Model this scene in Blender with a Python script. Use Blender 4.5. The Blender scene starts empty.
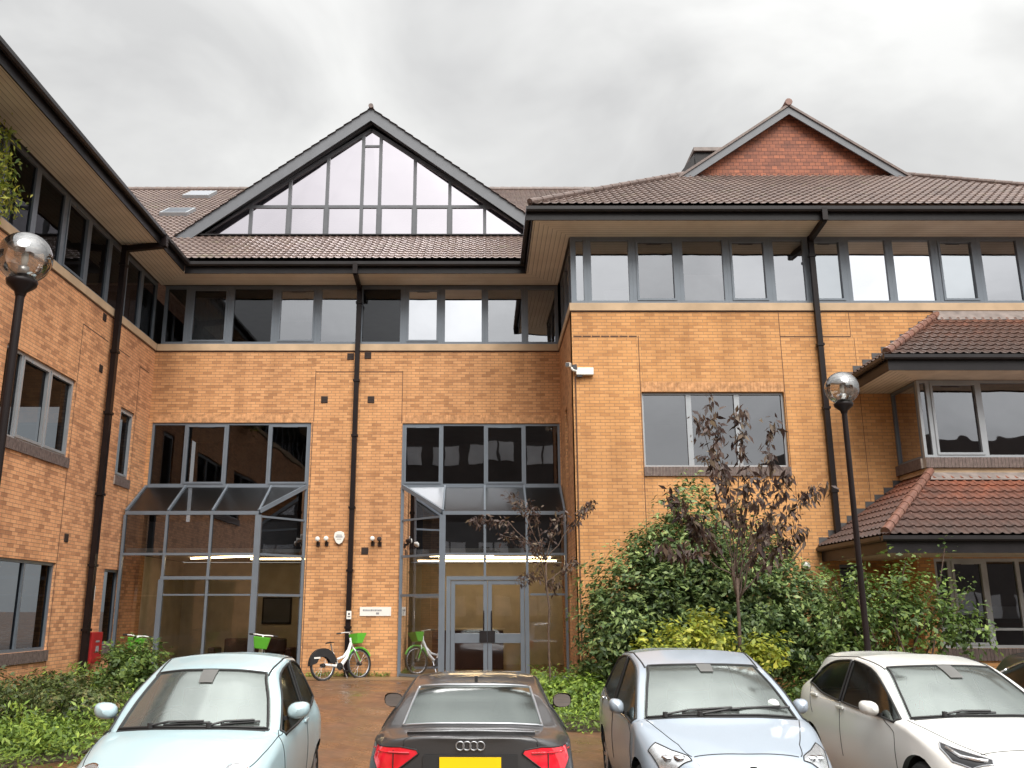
import bpy, bmesh, math, random
import numpy as np
from mathutils import Vector, Matrix
from mathutils.bvhtree import BVHTree
R = math.radians
random.seed(7); rng = np.random.default_rng(7)
scn = bpy.context.scene
col = scn.collection

# ------------------------------------------------------------------ camera
CAMH = 1.65
cam_d = bpy.data.cameras.new("camera"); cam = bpy.data.objects.new("camera", cam_d); col.objects.link(cam)
cam.location = (0, 0, CAMH); cam.rotation_euler = (R(90 + 14), 0, 0)
cam_d.sensor_width = 36; cam_d.lens = 36 * 902 / 1024; cam_d.shift_x = 30 / 1024
cam_d.clip_start = .05; cam_d.clip_end = 2000
scn.camera = cam
# ------------------------------------------------------------------ world + sun
SUN_EL, SUN_AZ = 50, 168        # soft overcast sun, behind the photographer
world = bpy.data.worlds.new("World"); scn.world = world; world.use_nodes = True
nt = world.node_tree; N = nt.nodes; L = nt.links; N.clear()
out = N.new('ShaderNodeOutputWorld'); bg = N.new('ShaderNodeBackground')
sky = N.new('ShaderNodeTexSky'); sky.sky_type = 'NISHITA'; sky.sun_disc = False
sky.sun_elevation = R(SUN_EL); sky.sun_rotation = R(SUN_AZ); sky.dust_density = 4
geo = N.new('ShaderNodeTexCoord'); sep = N.new('ShaderNodeSeparateXYZ'); L.new(geo.outputs['Generated'], sep.inputs[0])
def wmath(op, a, b=None, c=None):
    n = N.new('ShaderNodeMath'); n.operation = op
    for i, v in enumerate((a, b, c)):
        if v is None: continue
        if isinstance(v, (int, float)): n.inputs[i].default_value = v
        else: L.new(v, n.inputs[i])
    return n.outputs[0]
zc = wmath('MAXIMUM', sep.outputs[2], 0.0)
zz = wmath('ADD', zc, .75)
cx_ = wmath('DIVIDE', sep.outputs[0], zz); cy_ = wmath('DIVIDE', sep.outputs[1], zz)
comb = N.new('ShaderNodeCombineXYZ'); L.new(cx_, comb.inputs[0]); L.new(cy_, comb.inputs[1])
no = N.new('ShaderNodeTexNoise'); no.inputs['Scale'].default_value = 3.4; no.inputs['Detail'].default_value = 5
no.inputs['Roughness'].default_value = .5; no.inputs['Distortion'].default_value = .35; mpw = N.new('ShaderNodeMapping'); mpw.inputs['Scale'].default_value = (1, 1, 1.7); L.new(geo.outputs['Generated'], mpw.inputs[0]); L.new(mpw.outputs[0], no.inputs['Vector'])
ramp = N.new('ShaderNodeValToRGB'); L.new(no.outputs[0], ramp.inputs[0])
ramp.color_ramp.elements[0].position = .36; ramp.color_ramp.elements[0].color = (6.9, 6.9, 6.85, 1)
ramp.color_ramp.elements[1].position = .66; ramp.color_ramp.elements[1].color = (10.2, 10.2, 10.0, 1)
z3 = wmath('POWER', zc, 5.0); cie = wmath('MULTIPLY_ADD', z3, 1.8, wmath('MULTIPLY_ADD', zc, .35, .72))
sdir = (math.sin(R(SUN_AZ)) * math.cos(R(SUN_EL)), math.cos(R(SUN_AZ)) * math.cos(R(SUN_EL)), math.sin(R(SUN_EL)))
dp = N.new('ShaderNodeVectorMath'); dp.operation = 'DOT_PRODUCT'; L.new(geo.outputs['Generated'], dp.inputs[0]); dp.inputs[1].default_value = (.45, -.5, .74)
cie = wmath('MULTIPLY_ADD', wmath('POWER', wmath('MAXIMUM', dp.outputs['Value'], 0.0), 4.0), 2.2, cie)     # extra sky brightness added high behind the camera to fill the facade
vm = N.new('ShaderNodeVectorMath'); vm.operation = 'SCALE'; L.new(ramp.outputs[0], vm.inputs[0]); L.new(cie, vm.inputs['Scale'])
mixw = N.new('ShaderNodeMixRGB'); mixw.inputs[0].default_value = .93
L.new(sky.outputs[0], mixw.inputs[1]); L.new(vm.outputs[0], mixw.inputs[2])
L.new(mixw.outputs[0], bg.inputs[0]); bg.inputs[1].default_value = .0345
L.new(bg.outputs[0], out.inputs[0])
sl = bpy.data.lights.new("sun", 'SUN'); sl.energy = 1.3; sl.angle = R(42); sl.color = (1, .965, .91)
so = bpy.data.objects.new("sun", sl); col.objects.link(so)
az = R(SUN_AZ); d = Vector((math.sin(az) * math.cos(R(SUN_EL)), math.cos(az) * math.cos(R(SUN_EL)), math.sin(R(SUN_EL))))
so.rotation_euler = d.to_track_quat('Z', 'Y').to_euler(); so.location = (0, -5, 40)
scn.view_settings.view_transform = 'Standard'; scn.view_settings.look = 'None'
scn.view_settings.exposure = 1.62; scn.view_settings.gamma = 1.0
scn.cycles.max_bounces = 8; scn.cycles.transparent_max_bounces = 16

# ------------------------------------------------------------------ material helpers
def srgb(r, g, b):
    f = lambda v: (v / 255) / 12.92 if v / 255 <= .04045 else (((v / 255) + .055) / 1.055) ** 2.4
    return (f(r), f(g), f(b), 1)
class NT:
    def __init__(s, name):
        s.m = bpy.data.materials.new(name); s.m.use_nodes = True; s.n = s.m.node_tree.nodes; s.l = s.m.node_tree.links
        s.b = s.n['Principled BSDF']; s.o = s.n['Material Output']
    def node(s, t, ins=None, **kw):
        n = s.n.new(t)
        for k, v in kw.items(): setattr(n, k, v)
        for k, v in (ins or {}).items():
            if isinstance(v, bpy.types.NodeSocket): s.l.new(v, n.inputs[k])
            else: n.inputs[k].default_value = v
        return n
    def ramp(s, fac, stops):
        n = s.n.new('ShaderNodeValToRGB'); s.l.new(fac, n.inputs[0]); e = n.color_ramp.elements
        while len(e) < len(stops): e.new(.5)
        for i, (p, c) in enumerate(stops):
            e[i].position = p; e[i].color = c if len(c) == 4 else (*c, 1)
        return n.outputs[0]
    def mix(s, f, a, b, mode='MIX'):
        n = s.n.new('ShaderNodeMixRGB'); n.blend_type = mode
        for i, v in enumerate((f, a, b)):
            if isinstance(v, bpy.types.NodeSocket): s.l.new(v, n.inputs[i])
            else: n.inputs[i].default_value = v if i == 0 or len(v) == 4 else (*v, 1)
        return n.outputs[0]
    def math(s, op, a, b=0.0):
        n = s.n.new('ShaderNodeMath'); n.operation = op
        for i, v in enumerate((a, b)):
            if isinstance(v, bpy.types.NodeSocket): s.l.new(v, n.inputs[i])
            else: n.inputs[i].default_value = v
        return n.outputs[0]
    def set(s, **kw):
        for k, v in kw.items():
            k = k.replace('_', ' ')
            if isinstance(v, bpy.types.NodeSocket): s.l.new(v, s.b.inputs[k])
            else: s.b.inputs[k].default_value = v
        return s
    def bump(s, h, strength=.3, dist=.02):
        n = s.node('ShaderNodeBump', {'Height': h, 'Strength': strength, 'Distance': dist}); s.l.new(n.outputs[0], s.b.inputs['Normal'])
    def noise(s, scale, detail=3, rough=.5, vec=None, out=0):
        n = s.node('ShaderNodeTexNoise', {'Scale': scale, 'Detail': detail, 'Roughness': rough})
        if vec is None: vec = s.obj()
        s.l.new(vec, n.inputs['Vector']); return n.outputs[out]
    def obj(s): return s.node('ShaderNodeNewGeometry').outputs['Position']
    def uv(s): return s.node('ShaderNodeTexCoord').outputs['UV']

def simple(name, c, rough=.6, metal=0.0, vary=.12, nscale=3, spec=.5, coat=0):
    t = NT(name); n = t.noise(nscale, 4)
    a = tuple(min(1, v * (1 - vary)) for v in c[:3]); b = tuple(min(1, v * (1 + vary)) for v in c[:3])
    colr = t.ramp(n, [(.3, a), (.7, b)])
    t.set(Base_Color=colr, Roughness=rough, Metallic=metal, Coat_Weight=coat); t.b.inputs['Specular IOR Level'].default_value = spec
    return t.m

def brick_mat(name, c1, c2, cm, dark, dark_amt=.5, w=.225, h=.075):
    t = NT(name); uv = t.uv()
    br = t.node('ShaderNodeTexBrick', {'Vector': uv, 'Color1': (*c1, 1), 'Color2': (*c2, 1), 'Mortar': (*cm, 1), 'Scale': 1.0,
        'Mortar Size': .008, 'Mortar Smooth': .3, 'Bias': 0.0, 'Brick Width': w, 'Row Height': h}, offset=.5)
    rn = t.node('ShaderNodeTexBrick', {'Vector': uv, 'Color1': (0, 0, 0, 1), 'Color2': (1, 1, 1, 1), 'Mortar': (.5, .5, .5, 1), 'Scale': 1.0,
        'Mortar Size': 0.0, 'Bias': 0.0, 'Brick Width': w, 'Row Height': h}, offset=.5)
    mp = t.node('ShaderNodeMapping', {'Vector': uv, 'Scale': (1, 5.5, 1)})
    patch = t.noise(.9, 5, .65, mp.outputs[0])
    v = t.math('MULTIPLY', rn.outputs[0], 1.0)
    fine = t.noise(2.6, 3, .6, mp.outputs[0])
    comb = t.math('ADD', t.math('MULTIPLY', v, .60), t.math('ADD', t.math('MULTIPLY', patch, .46), t.math('MULTIPLY', fine, .30)))
    dk = t.ramp(comb, [(.82 - .12 * dark_amt, (0, 0, 0)), (.98 - .08 * dark_amt, (1, 1, 1))])
    c = t.mix(t.math('MULTIPLY', dk, (.30 + .18 * dark_amt)), br.outputs[0], dark)
    ms = t.node('ShaderNodeMapping', {'Vector': uv, 'Scale': (2.2, .16, 1)}); st = t.ramp(t.noise(1.0, 4, .6, ms.outputs[0]), [(.42, (1, 1, 1)), (.66, (.80, .78, .77))])
    c = t.mix(1.0, c, st, 'MULTIPLY')
    big = t.noise(.35, 3, .5, uv)
    tint = t.ramp(big, [(.3, (.86, .84, .84)), (.7, (1.06, 1.05, 1.0))])
    c = t.mix(1.0, c, tint, 'MULTIPLY')
    t.set(Base_Color=c, Roughness=.85)
    t.bump(t.math('ADD', t.math('MULTIPLY', br.outputs['Fac'], -1.0), t.math('MULTIPLY', t.noise(60, 2, .5, uv), .3)), .5, .008)
    return t.m

M = {}
M['brick'] = brick_mat('buff_brick', (.66, .345, .155), (.56, .275, .115), (.34, .20, .11), (.20, .085, .04), .35)
M['brick_left'] = brick_mat('buff_brick_mottled', (.78, .40, .20), (.68, .32, .15), (.42, .24, .14), (.17, .07, .04), .6)
M['brick_right'] = brick_mat('buff_brick_clean', (.66, .34, .135), (.57, .28, .10), (.38, .22, .11), (.30, .13, .06), .1)
M['soldier'] = simple('dark_brick', (.13, .095, .085), .8, vary=.3, nscale=14)
M['mortar'] = simple('mortar', (.34, .29, .25), .9)
M['stone'] = simple('stone_band', (.50, .36, .23), .8, vary=.15, nscale=2)
M['dark_line'] = simple('joint_shadow_brown', (.09, .05, .035), .9)  # dark brown of joints and conduit, also painted as shadow lines
M['frame'] = simple('grey_blue_frame', (.15, .175, .205), .35, .2, vary=.06)
M['frame_dk'] = simple('slate_grey_frame', (.085, .09, .10), .5)
M['frame_light'] = simple('light_aluminium_frame', (.34, .36, .38), .35, .3, vary=.06)
M['fascia'] = simple('dark_fascia', (.018, .016, .017), .4, spec=.2, vary=.2)
M['pipe'] = simple('brown_black_pipe', (.012, .008, .008), .4, spec=.2, vary=.2)
M['barge'] = simple('grey_barge_board', (.115, .122, .135), .5, vary=.08)
M['dark'] = simple('dark_soffit', (.02, .02, .022), .7)
M['vent'] = simple('dark_vent', (.035, .022, .018), .8)

def soffit_mat(axis):
    t = NT('timber_soffit_' + ('x' if axis == 0 else 'y')); p = t.node('ShaderNodeSeparateXYZ', {0: t.obj()})
    m = t.math('FRACT', t.math('MULTIPLY', p.outputs[axis], 9.0))
    g = t.ramp(m, [(0.0, (.25, .25, .25)), (.07, (.35, .35, .35)), (.14, (1, 1, 1)), (1.0, (.9, .9, .9))])
    n = t.ramp(t.noise(1.2, 4), [(.3, (.62, .57, .48)), (.7, (.76, .71, .61))])
    t.set(Base_Color=t.mix(1.0, n, g, 'MULTIPLY'), Roughness=.7); return t.m
M['soffit_y'] = soffit_mat(1); M['soffit_x'] = soffit_mat(0)

def tile_mat(name, stops, zr=None, rough=.5):
    t = NT(name); p = t.obj()
    n = t.noise(.8, 5, .6); f = t.noise(3.4, 2, .5); v = t.math('ADD', t.math('MULTIPLY', n, .5), t.math('MULTIPLY', f, .5))
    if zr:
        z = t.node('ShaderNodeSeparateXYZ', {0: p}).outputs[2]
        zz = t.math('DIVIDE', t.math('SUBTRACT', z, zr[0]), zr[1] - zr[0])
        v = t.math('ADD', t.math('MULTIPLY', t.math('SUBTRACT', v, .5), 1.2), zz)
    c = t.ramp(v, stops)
    if not zr: c = t.mix(t.ramp(t.noise(1.7, 6, .7), [(.56, (0, 0, 0)), (.70, (.55, .55, .55))]), c, (.13, .13, .07))
    fine = t.ramp(t.noise(12, 4, .7), [(.3, (.62, .62, .62)), (.7, (1.3, 1.27, 1.25))])
    t.set(Base_Color=t.mix(1.0, c, fine, 'MULTIPLY'), Roughness=rough); t.bump(t.noise(60, 2), .2, .004)
    return t.m
M['tile'] = tile_mat('brown_roof_tile', [(.35, (.125, .09, .08)), (.65, (.20, .145, .125))])
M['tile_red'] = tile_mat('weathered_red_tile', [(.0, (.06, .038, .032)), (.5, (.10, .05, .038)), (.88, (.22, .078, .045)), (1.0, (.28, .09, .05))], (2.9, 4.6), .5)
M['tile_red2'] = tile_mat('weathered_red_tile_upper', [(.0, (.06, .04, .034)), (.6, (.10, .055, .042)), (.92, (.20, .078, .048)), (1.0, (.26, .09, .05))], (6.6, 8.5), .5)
M['ridge'] = tile_mat('clay_ridge_tile', [(.3, (.13, .065, .048)), (.7, (.22, .10, .07))])
M['ridge_dark'] = tile_mat('brown_ridge_tile', [(.3, (.10, .07, .06)), (.7, (.15, .105, .09))])
M['lead_dark'] = simple('dark_stepped_flashing', (.07, .065, .065), .6, vary=.3, nscale=5)
M['lead'] = simple('lead_flashing', (.20, .165, .15), .6, vary=.3, nscale=5)
def tilehung():
    t = NT('hung_red_tiles'); uv = t.uv()
    br = t.node('ShaderNodeTexBrick', {'Vector': uv, 'Color1': (.34, .115, .055, 1), 'Color2': (.20, .068, .038, 1), 'Mortar': (.07, .025, .018, 1), 'Scale': 1.0,
        'Mortar Size': .006, 'Mortar Smooth': .1, 'Brick Width': .17, 'Row Height': .115}, offset=.5)
    mp = t.node('ShaderNodeMapping', {'Vector': uv, 'Scale': (.8, 6, 1)})
    c = t.mix(1.0, br.outputs[0], t.ramp(t.noise(1.5, 4, .6, mp.outputs[0]), [(.3, (.6, .6, .6)), (.7, (1.25, 1.2, 1.2))]), 'MULTIPLY')
    t.set(Base_Color=c, Roughness=.7); t.bump(br.outputs['Fac'], .5, -.02); return t.m
M['tilehung'] = tilehung()

def glass_mat(name, refl, tint=(.5, .54, .56), rough=.012, rcol=(.93, .95, 1.0), wav=.0):
    t = NT(name); t.n.remove(t.b)
    lw = t.node('ShaderNodeLayerWeight', {'Blend': .35})
    f = t.math('MAXIMUM', t.math('MINIMUM', t.math('ADD', t.math('MULTIPLY', lw.outputs['Fresnel'], .6), refl), 1.0), .01)
    tr = t.node('ShaderNodeBsdfTransparent', {'Color': (*tint, 1)})
    gl = t.node('ShaderNodeBsdfAnisotropic' if False else 'ShaderNodeBsdfGlossy', {'Color': (*rcol, 1), 'Roughness': rough})
    if wav:
        b = t.node('ShaderNodeBump', {'Height': t.noise(.9, 2), 'Strength': wav, 'Distance': .05}); t.l.new(b.outputs[0], gl.inputs['Normal'])
    mx = t.node('ShaderNodeMixShader', {0: f}); t.l.new(tr.outputs[0], mx.inputs[1]); t.l.new(gl.outputs[0], mx.inputs[2])
    t.l.new(mx.outputs[0], t.o.inputs[0]); return t.m
M['glass_rib'] = glass_mat('ribbon_glass', .36, (.35, .38, .40), wav=.10)
M['glass_rib_b'] = glass_mat('ribbon_glass_clear', .26, (.45, .47, .48), wav=.16)
M['glass_rib_c'] = glass_mat('ribbon_glass_blue', .44, (.3, .33, .36), wav=.06, rcol=(.90, .95, 1.0))
M['glass_bright'] = glass_mat('mirror_film_glass', .72, (.2, .2, .2), wav=.08)
M['glass_gable'] = glass_mat('lilac_gable_glass', .72, (.4, .4, .42), rcol=(.99, .94, 1.0), wav=.06)
M['glass_mid'] = glass_mat('first_floor_glass', .13, (.34, .37, .40), wav=.04)
M['glass_low'] = glass_mat('lobby_glass', .045, (.86, .87, .86), wav=.04)
M['glass_rw'] = glass_mat('right_wing_glass', .20, (.22, .22, .25), wav=.12)
M['glass_left'] = glass_mat('left_wing_glass', -.03, (.25, .27, .29), wav=.08)
M['glass_left_b'] = M['glass_left_c'] = M['glass_left']
M['glass_cant'] = glass_mat('canted_lobby_glass', -.13, (.70, .71, .70), wav=.04)
M['glass_slope'] = glass_mat('dirty_sloped_glass', .10, (.22, .23, .25), rough=.28, rcol=(.7, .72, .75))
M['glass_dim'] = glass_mat('dim_window_glass', .035, (.34, .36, .38), wav=.08)
M['spandrel'] = simple('black_spandrel_glass', (.012, .012, .014), .08)
def emis(name, c, s):
    t = NT(name); t.set(Base_Color=(*c, 1), Emission_Color=(*c, 1), Emission_Strength=s); return t.m
M['strip'] = emis('strip_light', (1, .76, .45), 4.2)

# ------------------------------------------------------------------ mesh helpers
def tag(o, label=None, cat=None, group=None, kind=None):
    if label: o['label'] = label
    if cat: o['category'] = cat
    if group: o['group'] = group
    if kind: o['kind'] = kind
    return o
def empty(name, loc=(0, 0, 0), rz=0, label=None, cat=None, group=None, parent=None):
    o = bpy.data.objects.new(name, None); col.objects.link(o); o.location = loc; o.rotation_euler = (0, 0, rz)
    o.empty_display_size = .2
    if parent: o.parent = parent
    return tag(o, label, cat, group)
class MB:
    def __init__(s): s.v = []; s.f = []; s.mi = []
    def add(s, vs, fs, mi=0):
        k = len(s.v); s.v += [tuple(v) for v in vs]; s.f += [tuple(i + k for i in f) for f in fs]; s.mi += [mi] * len(fs); return s
    def box(s, a, b, mi=0):
        x0, x1 = sorted((a[0], b[0])); y0, y1 = sorted((a[1], b[1])); z0, z1 = sorted((a[2], b[2]))
        return s.add([(x0, y0, z0), (x1, y0, z0), (x1, y1, z0), (x0, y1, z0), (x0, y0, z1), (x1, y0, z1), (x1, y1, z1), (x0, y1, z1)],
              [(0, 3, 2, 1), (4, 5, 6, 7), (0, 1, 5, 4), (1, 2, 6, 5), (2, 3, 7, 6), (3, 0, 4, 7)], mi)
    def quad(s, a, b, c, d, mi=0): return s.add([a, b, c, d], [(0, 1, 2, 3)], mi)
    def prism(s, poly, vec, mi=0):
        n = len(poly); v = Vector(vec); p = [Vector(q) for q in poly]
        return s.add([*p, *[q + v for q in p]], [tuple(range(n))[::-1], tuple(range(n, 2 * n))] + [(i, (i + 1) % n, n + (i + 1) % n, n + i) for i in range(n)], mi)
    def beam(s, a, b, w, h, up=(0, 0, 1), mi=0):
        a = Vector(a); b = Vector(b); t = (b - a).normalized(); u = Vector(up)
        sd = t.cross(u)
        if sd.length < 1e-4: sd = t.cross(Vector((0, 1, 0)))
        sd.normalize(); u = sd.cross(t).normalized()
        q = [sd * (-w / 2) + u * (-h / 2), sd * (w / 2) + u * (-h / 2), sd * (w / 2) + u * (h / 2), sd * (-w / 2) + u * (h / 2)]
        return s.prism([a + x for x in q], b - a, mi)
    def tube(s, pts, r, n=8, mi=0, closed=False, caps=True):
        P = [Vector(p) for p in pts]; m = len(P)
        rs = r if isinstance(r, (list, tuple)) else [r] * m
        rings = []; prev = None
        for i in range(m):
            if closed: t = P[(i + 1) % m] - P[i - 1]
            else: t = P[min(i + 1, m - 1)] - P[max(i - 1, 0)]
            if t.length < 1e-9: t = Vector((0, 0, 1))
            t.normalize()
            if prev is None:
                prev = t.cross(Vector((0, 0, 1)))
                if prev.length < .1: prev = t.cross(Vector((0, 1, 0)))
            a = prev - t * prev.dot(t)
            if a.length < 1e-6: a = t.orthogonal()
            a.normalize(); prev = a; b = t.cross(a)
            rings.append([P[i] + (a * math.cos(k * 2 * math.pi / n) + b * math.sin(k * 2 * math.pi / n)) * rs[i] for k in range(n)])
        vs = [v for rg in rings for v in rg]; fs = []
        for i in range(m if closed else m - 1):
            j = (i + 1) % m
            for k in range(n): fs.append((i * n + k, i * n + (k + 1) % n, j * n + (k + 1) % n, j * n + k))
        if not closed and caps: fs += [tuple(range(n))[::-1], tuple(range((m - 1) * n, m * n))]
        return s.add(vs, fs, mi)
    def lathe(s, prof, c=(0, 0, 0), n=24, mi=0, axis='z'):
        vs = []; fs = []
        for r, z in prof:
            for k in range(n):
                a = k * 2 * math.pi / n; x, y = r * math.cos(a), r * math.sin(a)
                p = (x, y, z) if axis == 'z' else ((z, x, y) if axis == 'x' else (x, z, y))
                vs.append((c[0] + p[0], c[1] + p[1], c[2] + p[2]))
        for i in range(len(prof) - 1):
            for k in range(n): fs.append((i * n + k, i * n + (k + 1) % n, (i + 1) * n + (k + 1) % n, (i + 1) * n + k))
        return s.add(vs, fs, mi)
    def build(s, name, mats, parent=None, smooth=False, bevel=0, recalc=True, loc=None):
        me = bpy.data.meshes.new(name); me.from_pydata([tuple(v) for v in s.v], [], s.f)
        if not isinstance(mats, (list, tuple)): mats = [mats]
        for m in mats: me.materials.append(m)
        if len(mats) > 1: me.polygons.foreach_set('material_index', s.mi)
        if recalc:
            bm = bmesh.new(); bm.from_mesh(me); bmesh.ops.recalc_face_normals(bm, faces=bm.faces); bm.to_mesh(me); bm.free()
        box_uv(me)
        if smooth: me.polygons.foreach_set('use_smooth', [True] * len(me.polygons))
        o = bpy.data.objects.new(name, me); col.objects.link(o)
        if parent: o.parent = parent
        if loc: o.location = loc
        if bevel:
            b = o.modifiers.new('bevel', 'BEVEL'); b.width = bevel; b.segments = 2; b.limit_method = 'ANGLE'
        return o
def box_uv(me):
    uvl = me.uv_layers.new(name='UVMap'); n = len(me.loops)
    if n == 0: return
    co = np.empty(len(me.vertices) * 3, 'f'); me.vertices.foreach_get('co', co); co = co.reshape(-1, 3)
    vi = np.empty(n, 'i'); me.loops.foreach_get('vertex_index', vi)
    nr = np.empty(len(me.polygons) * 3, 'f'); me.polygons.foreach_get('normal', nr); nr = np.abs(nr.reshape(-1, 3))
    tot = np.empty(len(me.polygons), 'i'); me.polygons.foreach_get('loop_total', tot)
    nl = np.repeat(nr, tot, axis=0); p = co[vi]; uv = np.empty((n, 2), 'f')
    top = nl[:, 2] > .7; xs = (~top) & (nl[:, 0] > nl[:, 1]); ys = ~(top | xs)
    uv[top] = p[top][:, [0, 1]]; uv[xs] = p[xs][:, [1, 2]]; uv[ys] = p[ys][:, [0, 2]]
    uvl.data.foreach_set('uv', uv.ravel())

# wall frames: (u along the wall, d depth into the building, z)
D, RW, XL, XR = 23.6, 20.2, -8.88, 2.1
class Fr:
    def __init__(s, f): s.f = f
    def p(s, u, d, z): return s.f(u, d, z)
    def box(s, mb, u0, u1, d0, d1, z0, z1, mi=0): return mb.box(s.f(u0, d0, z0), s.f(u1, d1, z1), mi)
FM = Fr(lambda u, d, z: (u, D + d, z)); FL = Fr(lambda u, d, z: (XL - d, u, z))
FRr = Fr(lambda u, d, z: (XR + d, u, z)); FR = Fr(lambda u, d, z: (u, RW + d, z))
def wall(fr, u0, u1, z0, z1, holes, mat, parent, thick=.3, name='wall'):
    us = sorted({u0, u1, *[h[0] for h in holes], *[h[1] for h in holes]}); us = [u for u in us if u0 <= u <= u1]
    zs = sorted({z0, z1, *[h[2] for h in holes], *[h[3] for h in holes]}); zs = [z for z in zs if z0 <= z <= z1]
    def solid(i, j):
        if not (0 <= i < len(us) - 1 and 0 <= j < len(zs) - 1): return False
        cu = (us[i] + us[i + 1]) / 2; cz = (zs[j] + zs[j + 1]) / 2
        return not any(h[0] < cu < h[1] and h[2] < cz < h[3] for h in holes)
    mb = MB(); t = thick
    for i in range(len(us) - 1):
        for j in range(len(zs) - 1):
            if not solid(i, j): continue
            a, b, c, d = us[i], us[i + 1], zs[j], zs[j + 1]; p = fr.p
            mb.quad(p(a, 0, c), p(b, 0, c), p(b, 0, d), p(a, 0, d)); mb.quad(p(a, t, c), p(a, t, d), p(b, t, d), p(b, t, c))
            if not solid(i - 1, j): mb.quad(p(a, 0, c), p(a, 0, d), p(a, t, d), p(a, t, c))
            if not solid(i + 1, j): mb.quad(p(b, 0, c), p(b, t, c), p(b, t, d), p(b, 0, d))
            if not solid(i, j - 1): mb.quad(p(a, 0, c), p(a, t, c), p(b, t, c), p(b, 0, c))
            if not solid(i, j + 1): mb.quad(p(a, 0, d), p(b, 0, d), p(b, t, d), p(a, t, d))
    return mb.build(name, mat, parent)
def window(fr, u0, u1, z0, z1, parent, mull=(), sash=(), glass='glass_mid', fm='frame', dep=.10, fw=.055, name='window', mw=None, tilt=None, gl=None, trans=()):
    """frame with panes as sub-parts; mull = inner mullion centres; sash = indices of opening lights"""
    mb = MB(); mw = mw or fw
    fr.box(mb, u0, u1, dep, dep + .09, z0, z0 + fw); fr.box(mb, u0, u1, dep, dep + .09, z1 - fw, z1)
    fr.box(mb, u0, u0 + fw, dep, dep + .09, z0 + fw, z1 - fw); fr.box(mb, u1 - fw, u1, dep, dep + .09, z0 + fw, z1 - fw)
    for m in mull: fr.box(mb, m - mw / 2, m + mw / 2, dep, dep + .09, z0 + fw, z1 - fw)
    ed = [u0 + fw] + [e for m in mull for e in (m - mw / 2, m + mw / 2)] + [u1 - fw]
    lights = [(ed[2 * i], ed[2 * i + 1]) for i in range(len(ed) // 2)]
    for t in trans: 
        for a, b in lights: fr.box(mb, a, b, dep + .004, dep + .085, t - .025, t + .025)
    for i in sash:
        a, b = lights[i]; w = .05
        for q in ((a, b, z0 + fw, z0 + fw + w), (a, b, z1 - fw - w, z1 - fw), (a, a + w, z0 + fw + w, z1 - fw - w), (b - w, b, z0 + fw + w, z1 - fw - w)):
            fr.box(mb, q[0], q[1], dep - .02, dep + .05, q[2], q[3])
        fr.box(mb, a + .3 * (b - a), a + .7 * (b - a), dep - .035, dep - .021, z1 - fw - w - .012, z1 - fw - .01)
    o = mb.build(name, M[fm], parent)
    for i, (a, b) in enumerate(lights):
        g = MB(); dz = dep + .045
        jt = random.uniform(-.004, .004); jz = random.uniform(-.004, .004)
        g.quad(fr.p(a, dz + jt, z0 + fw), fr.p(b, dz - jt, z0 + fw), fr.p(b, dz - jt + jz, z1 - fw), fr.p(a, dz + jt + jz, z1 - fw))
        gm = gl[i] if gl and gl[i] else glass
        g.build('pane', M[gm], o, recalc=False)
    return o
def soldier(fr, u0, u1, z0, z1, parent, out=.04, depth=.1):
    mb = MB(); fr.box(mb, u0, u1, -out + .012, depth, z0 + .006, z1 - .004, 1)
    n = max(1, int((u1 - u0) / .075)); s = (u1 - u0) / n
    for i in range(n): fr.box(mb, u0 + i * s + .006, u0 + (i + 1) * s - .006, -out + random.uniform(-.002, .002), .02, z0, z1, 0)
    return mb.build('sill', [M['soldier'], M['mortar']], parent)

def tile_roof(name, O, ud, vd, width, length, mat, parent, clips=(), roll=.20, course=.30, amp=.024, lift=.026):
    O = Vector(O); ud = Vector(ud).normalized(); vd = Vector(vd).normalized(); n = ud.cross(vd).normalized()
    if n.z < 0: n = -n
    prof = [(0, 0), (.12, .1), (.24, .75), (.36, 1), (.48, .75), (.60, .1), (.8, -.02)]
    us = []; hs = []
    for k in range(int(width / roll) + 1):
        for a, h in prof: us.append((k + a) * roll); hs.append(h * amp)
    us = np.array(us); hs = np.array(hs); nc = int(math.ceil(length / course)); rows = []
    for c in range(nc):
        rows.append((c * course - .01, lift)); rows.append(((c + 1) * course - .0101, 0.0))
    U_ = len(us); V = []
    for v, l in rows:
        base = np.array(O)[None, :] + us[:, None] * np.array(ud)[None, :] + v * np.array(vd)[None, :] + (hs + l)[:, None] * np.array(n)[None, :]
        V.append(base)
    V = np.concatenate(V); F = []
    for r in range(len(rows) - 1):
        for i in range(U_ - 1): F.append((r * U_ + i, r * U_ + i + 1, (r + 1) * U_ + i + 1, (r + 1) * U_ + i))
    me = bpy.data.meshes.new(name); me.from_pydata(V.tolist(), [], F); me.materials.append(mat)
    bm = bmesh.new(); bm.from_mesh(me)
    for co, no_ in clips:
        bmesh.ops.bisect_plane(bm, geom=bm.verts[:] + bm.edges[:] + bm.faces[:], plane_co=co, plane_no=no_, clear_outer=True)
    bm.to_mesh(me); bm.free(); box_uv(me)
    o = bpy.data.objects.new(name, me); col.objects.link(o); o.parent = parent; return o
def caps(name, a, b, mat, parent, r=.13, seg=.42):
    mb = MB(); a = Vector(a); b = Vector(b); n = max(1, int((b - a).length / seg))
    for i in range(n):
        p = a.lerp(b, i / n); q = a.lerp(b, (i + 1.08) / n); mb.tube([p, q], [r * 1.08, r * .93], 10)
    return mb.build(name, mat, parent, smooth=False)

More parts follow.
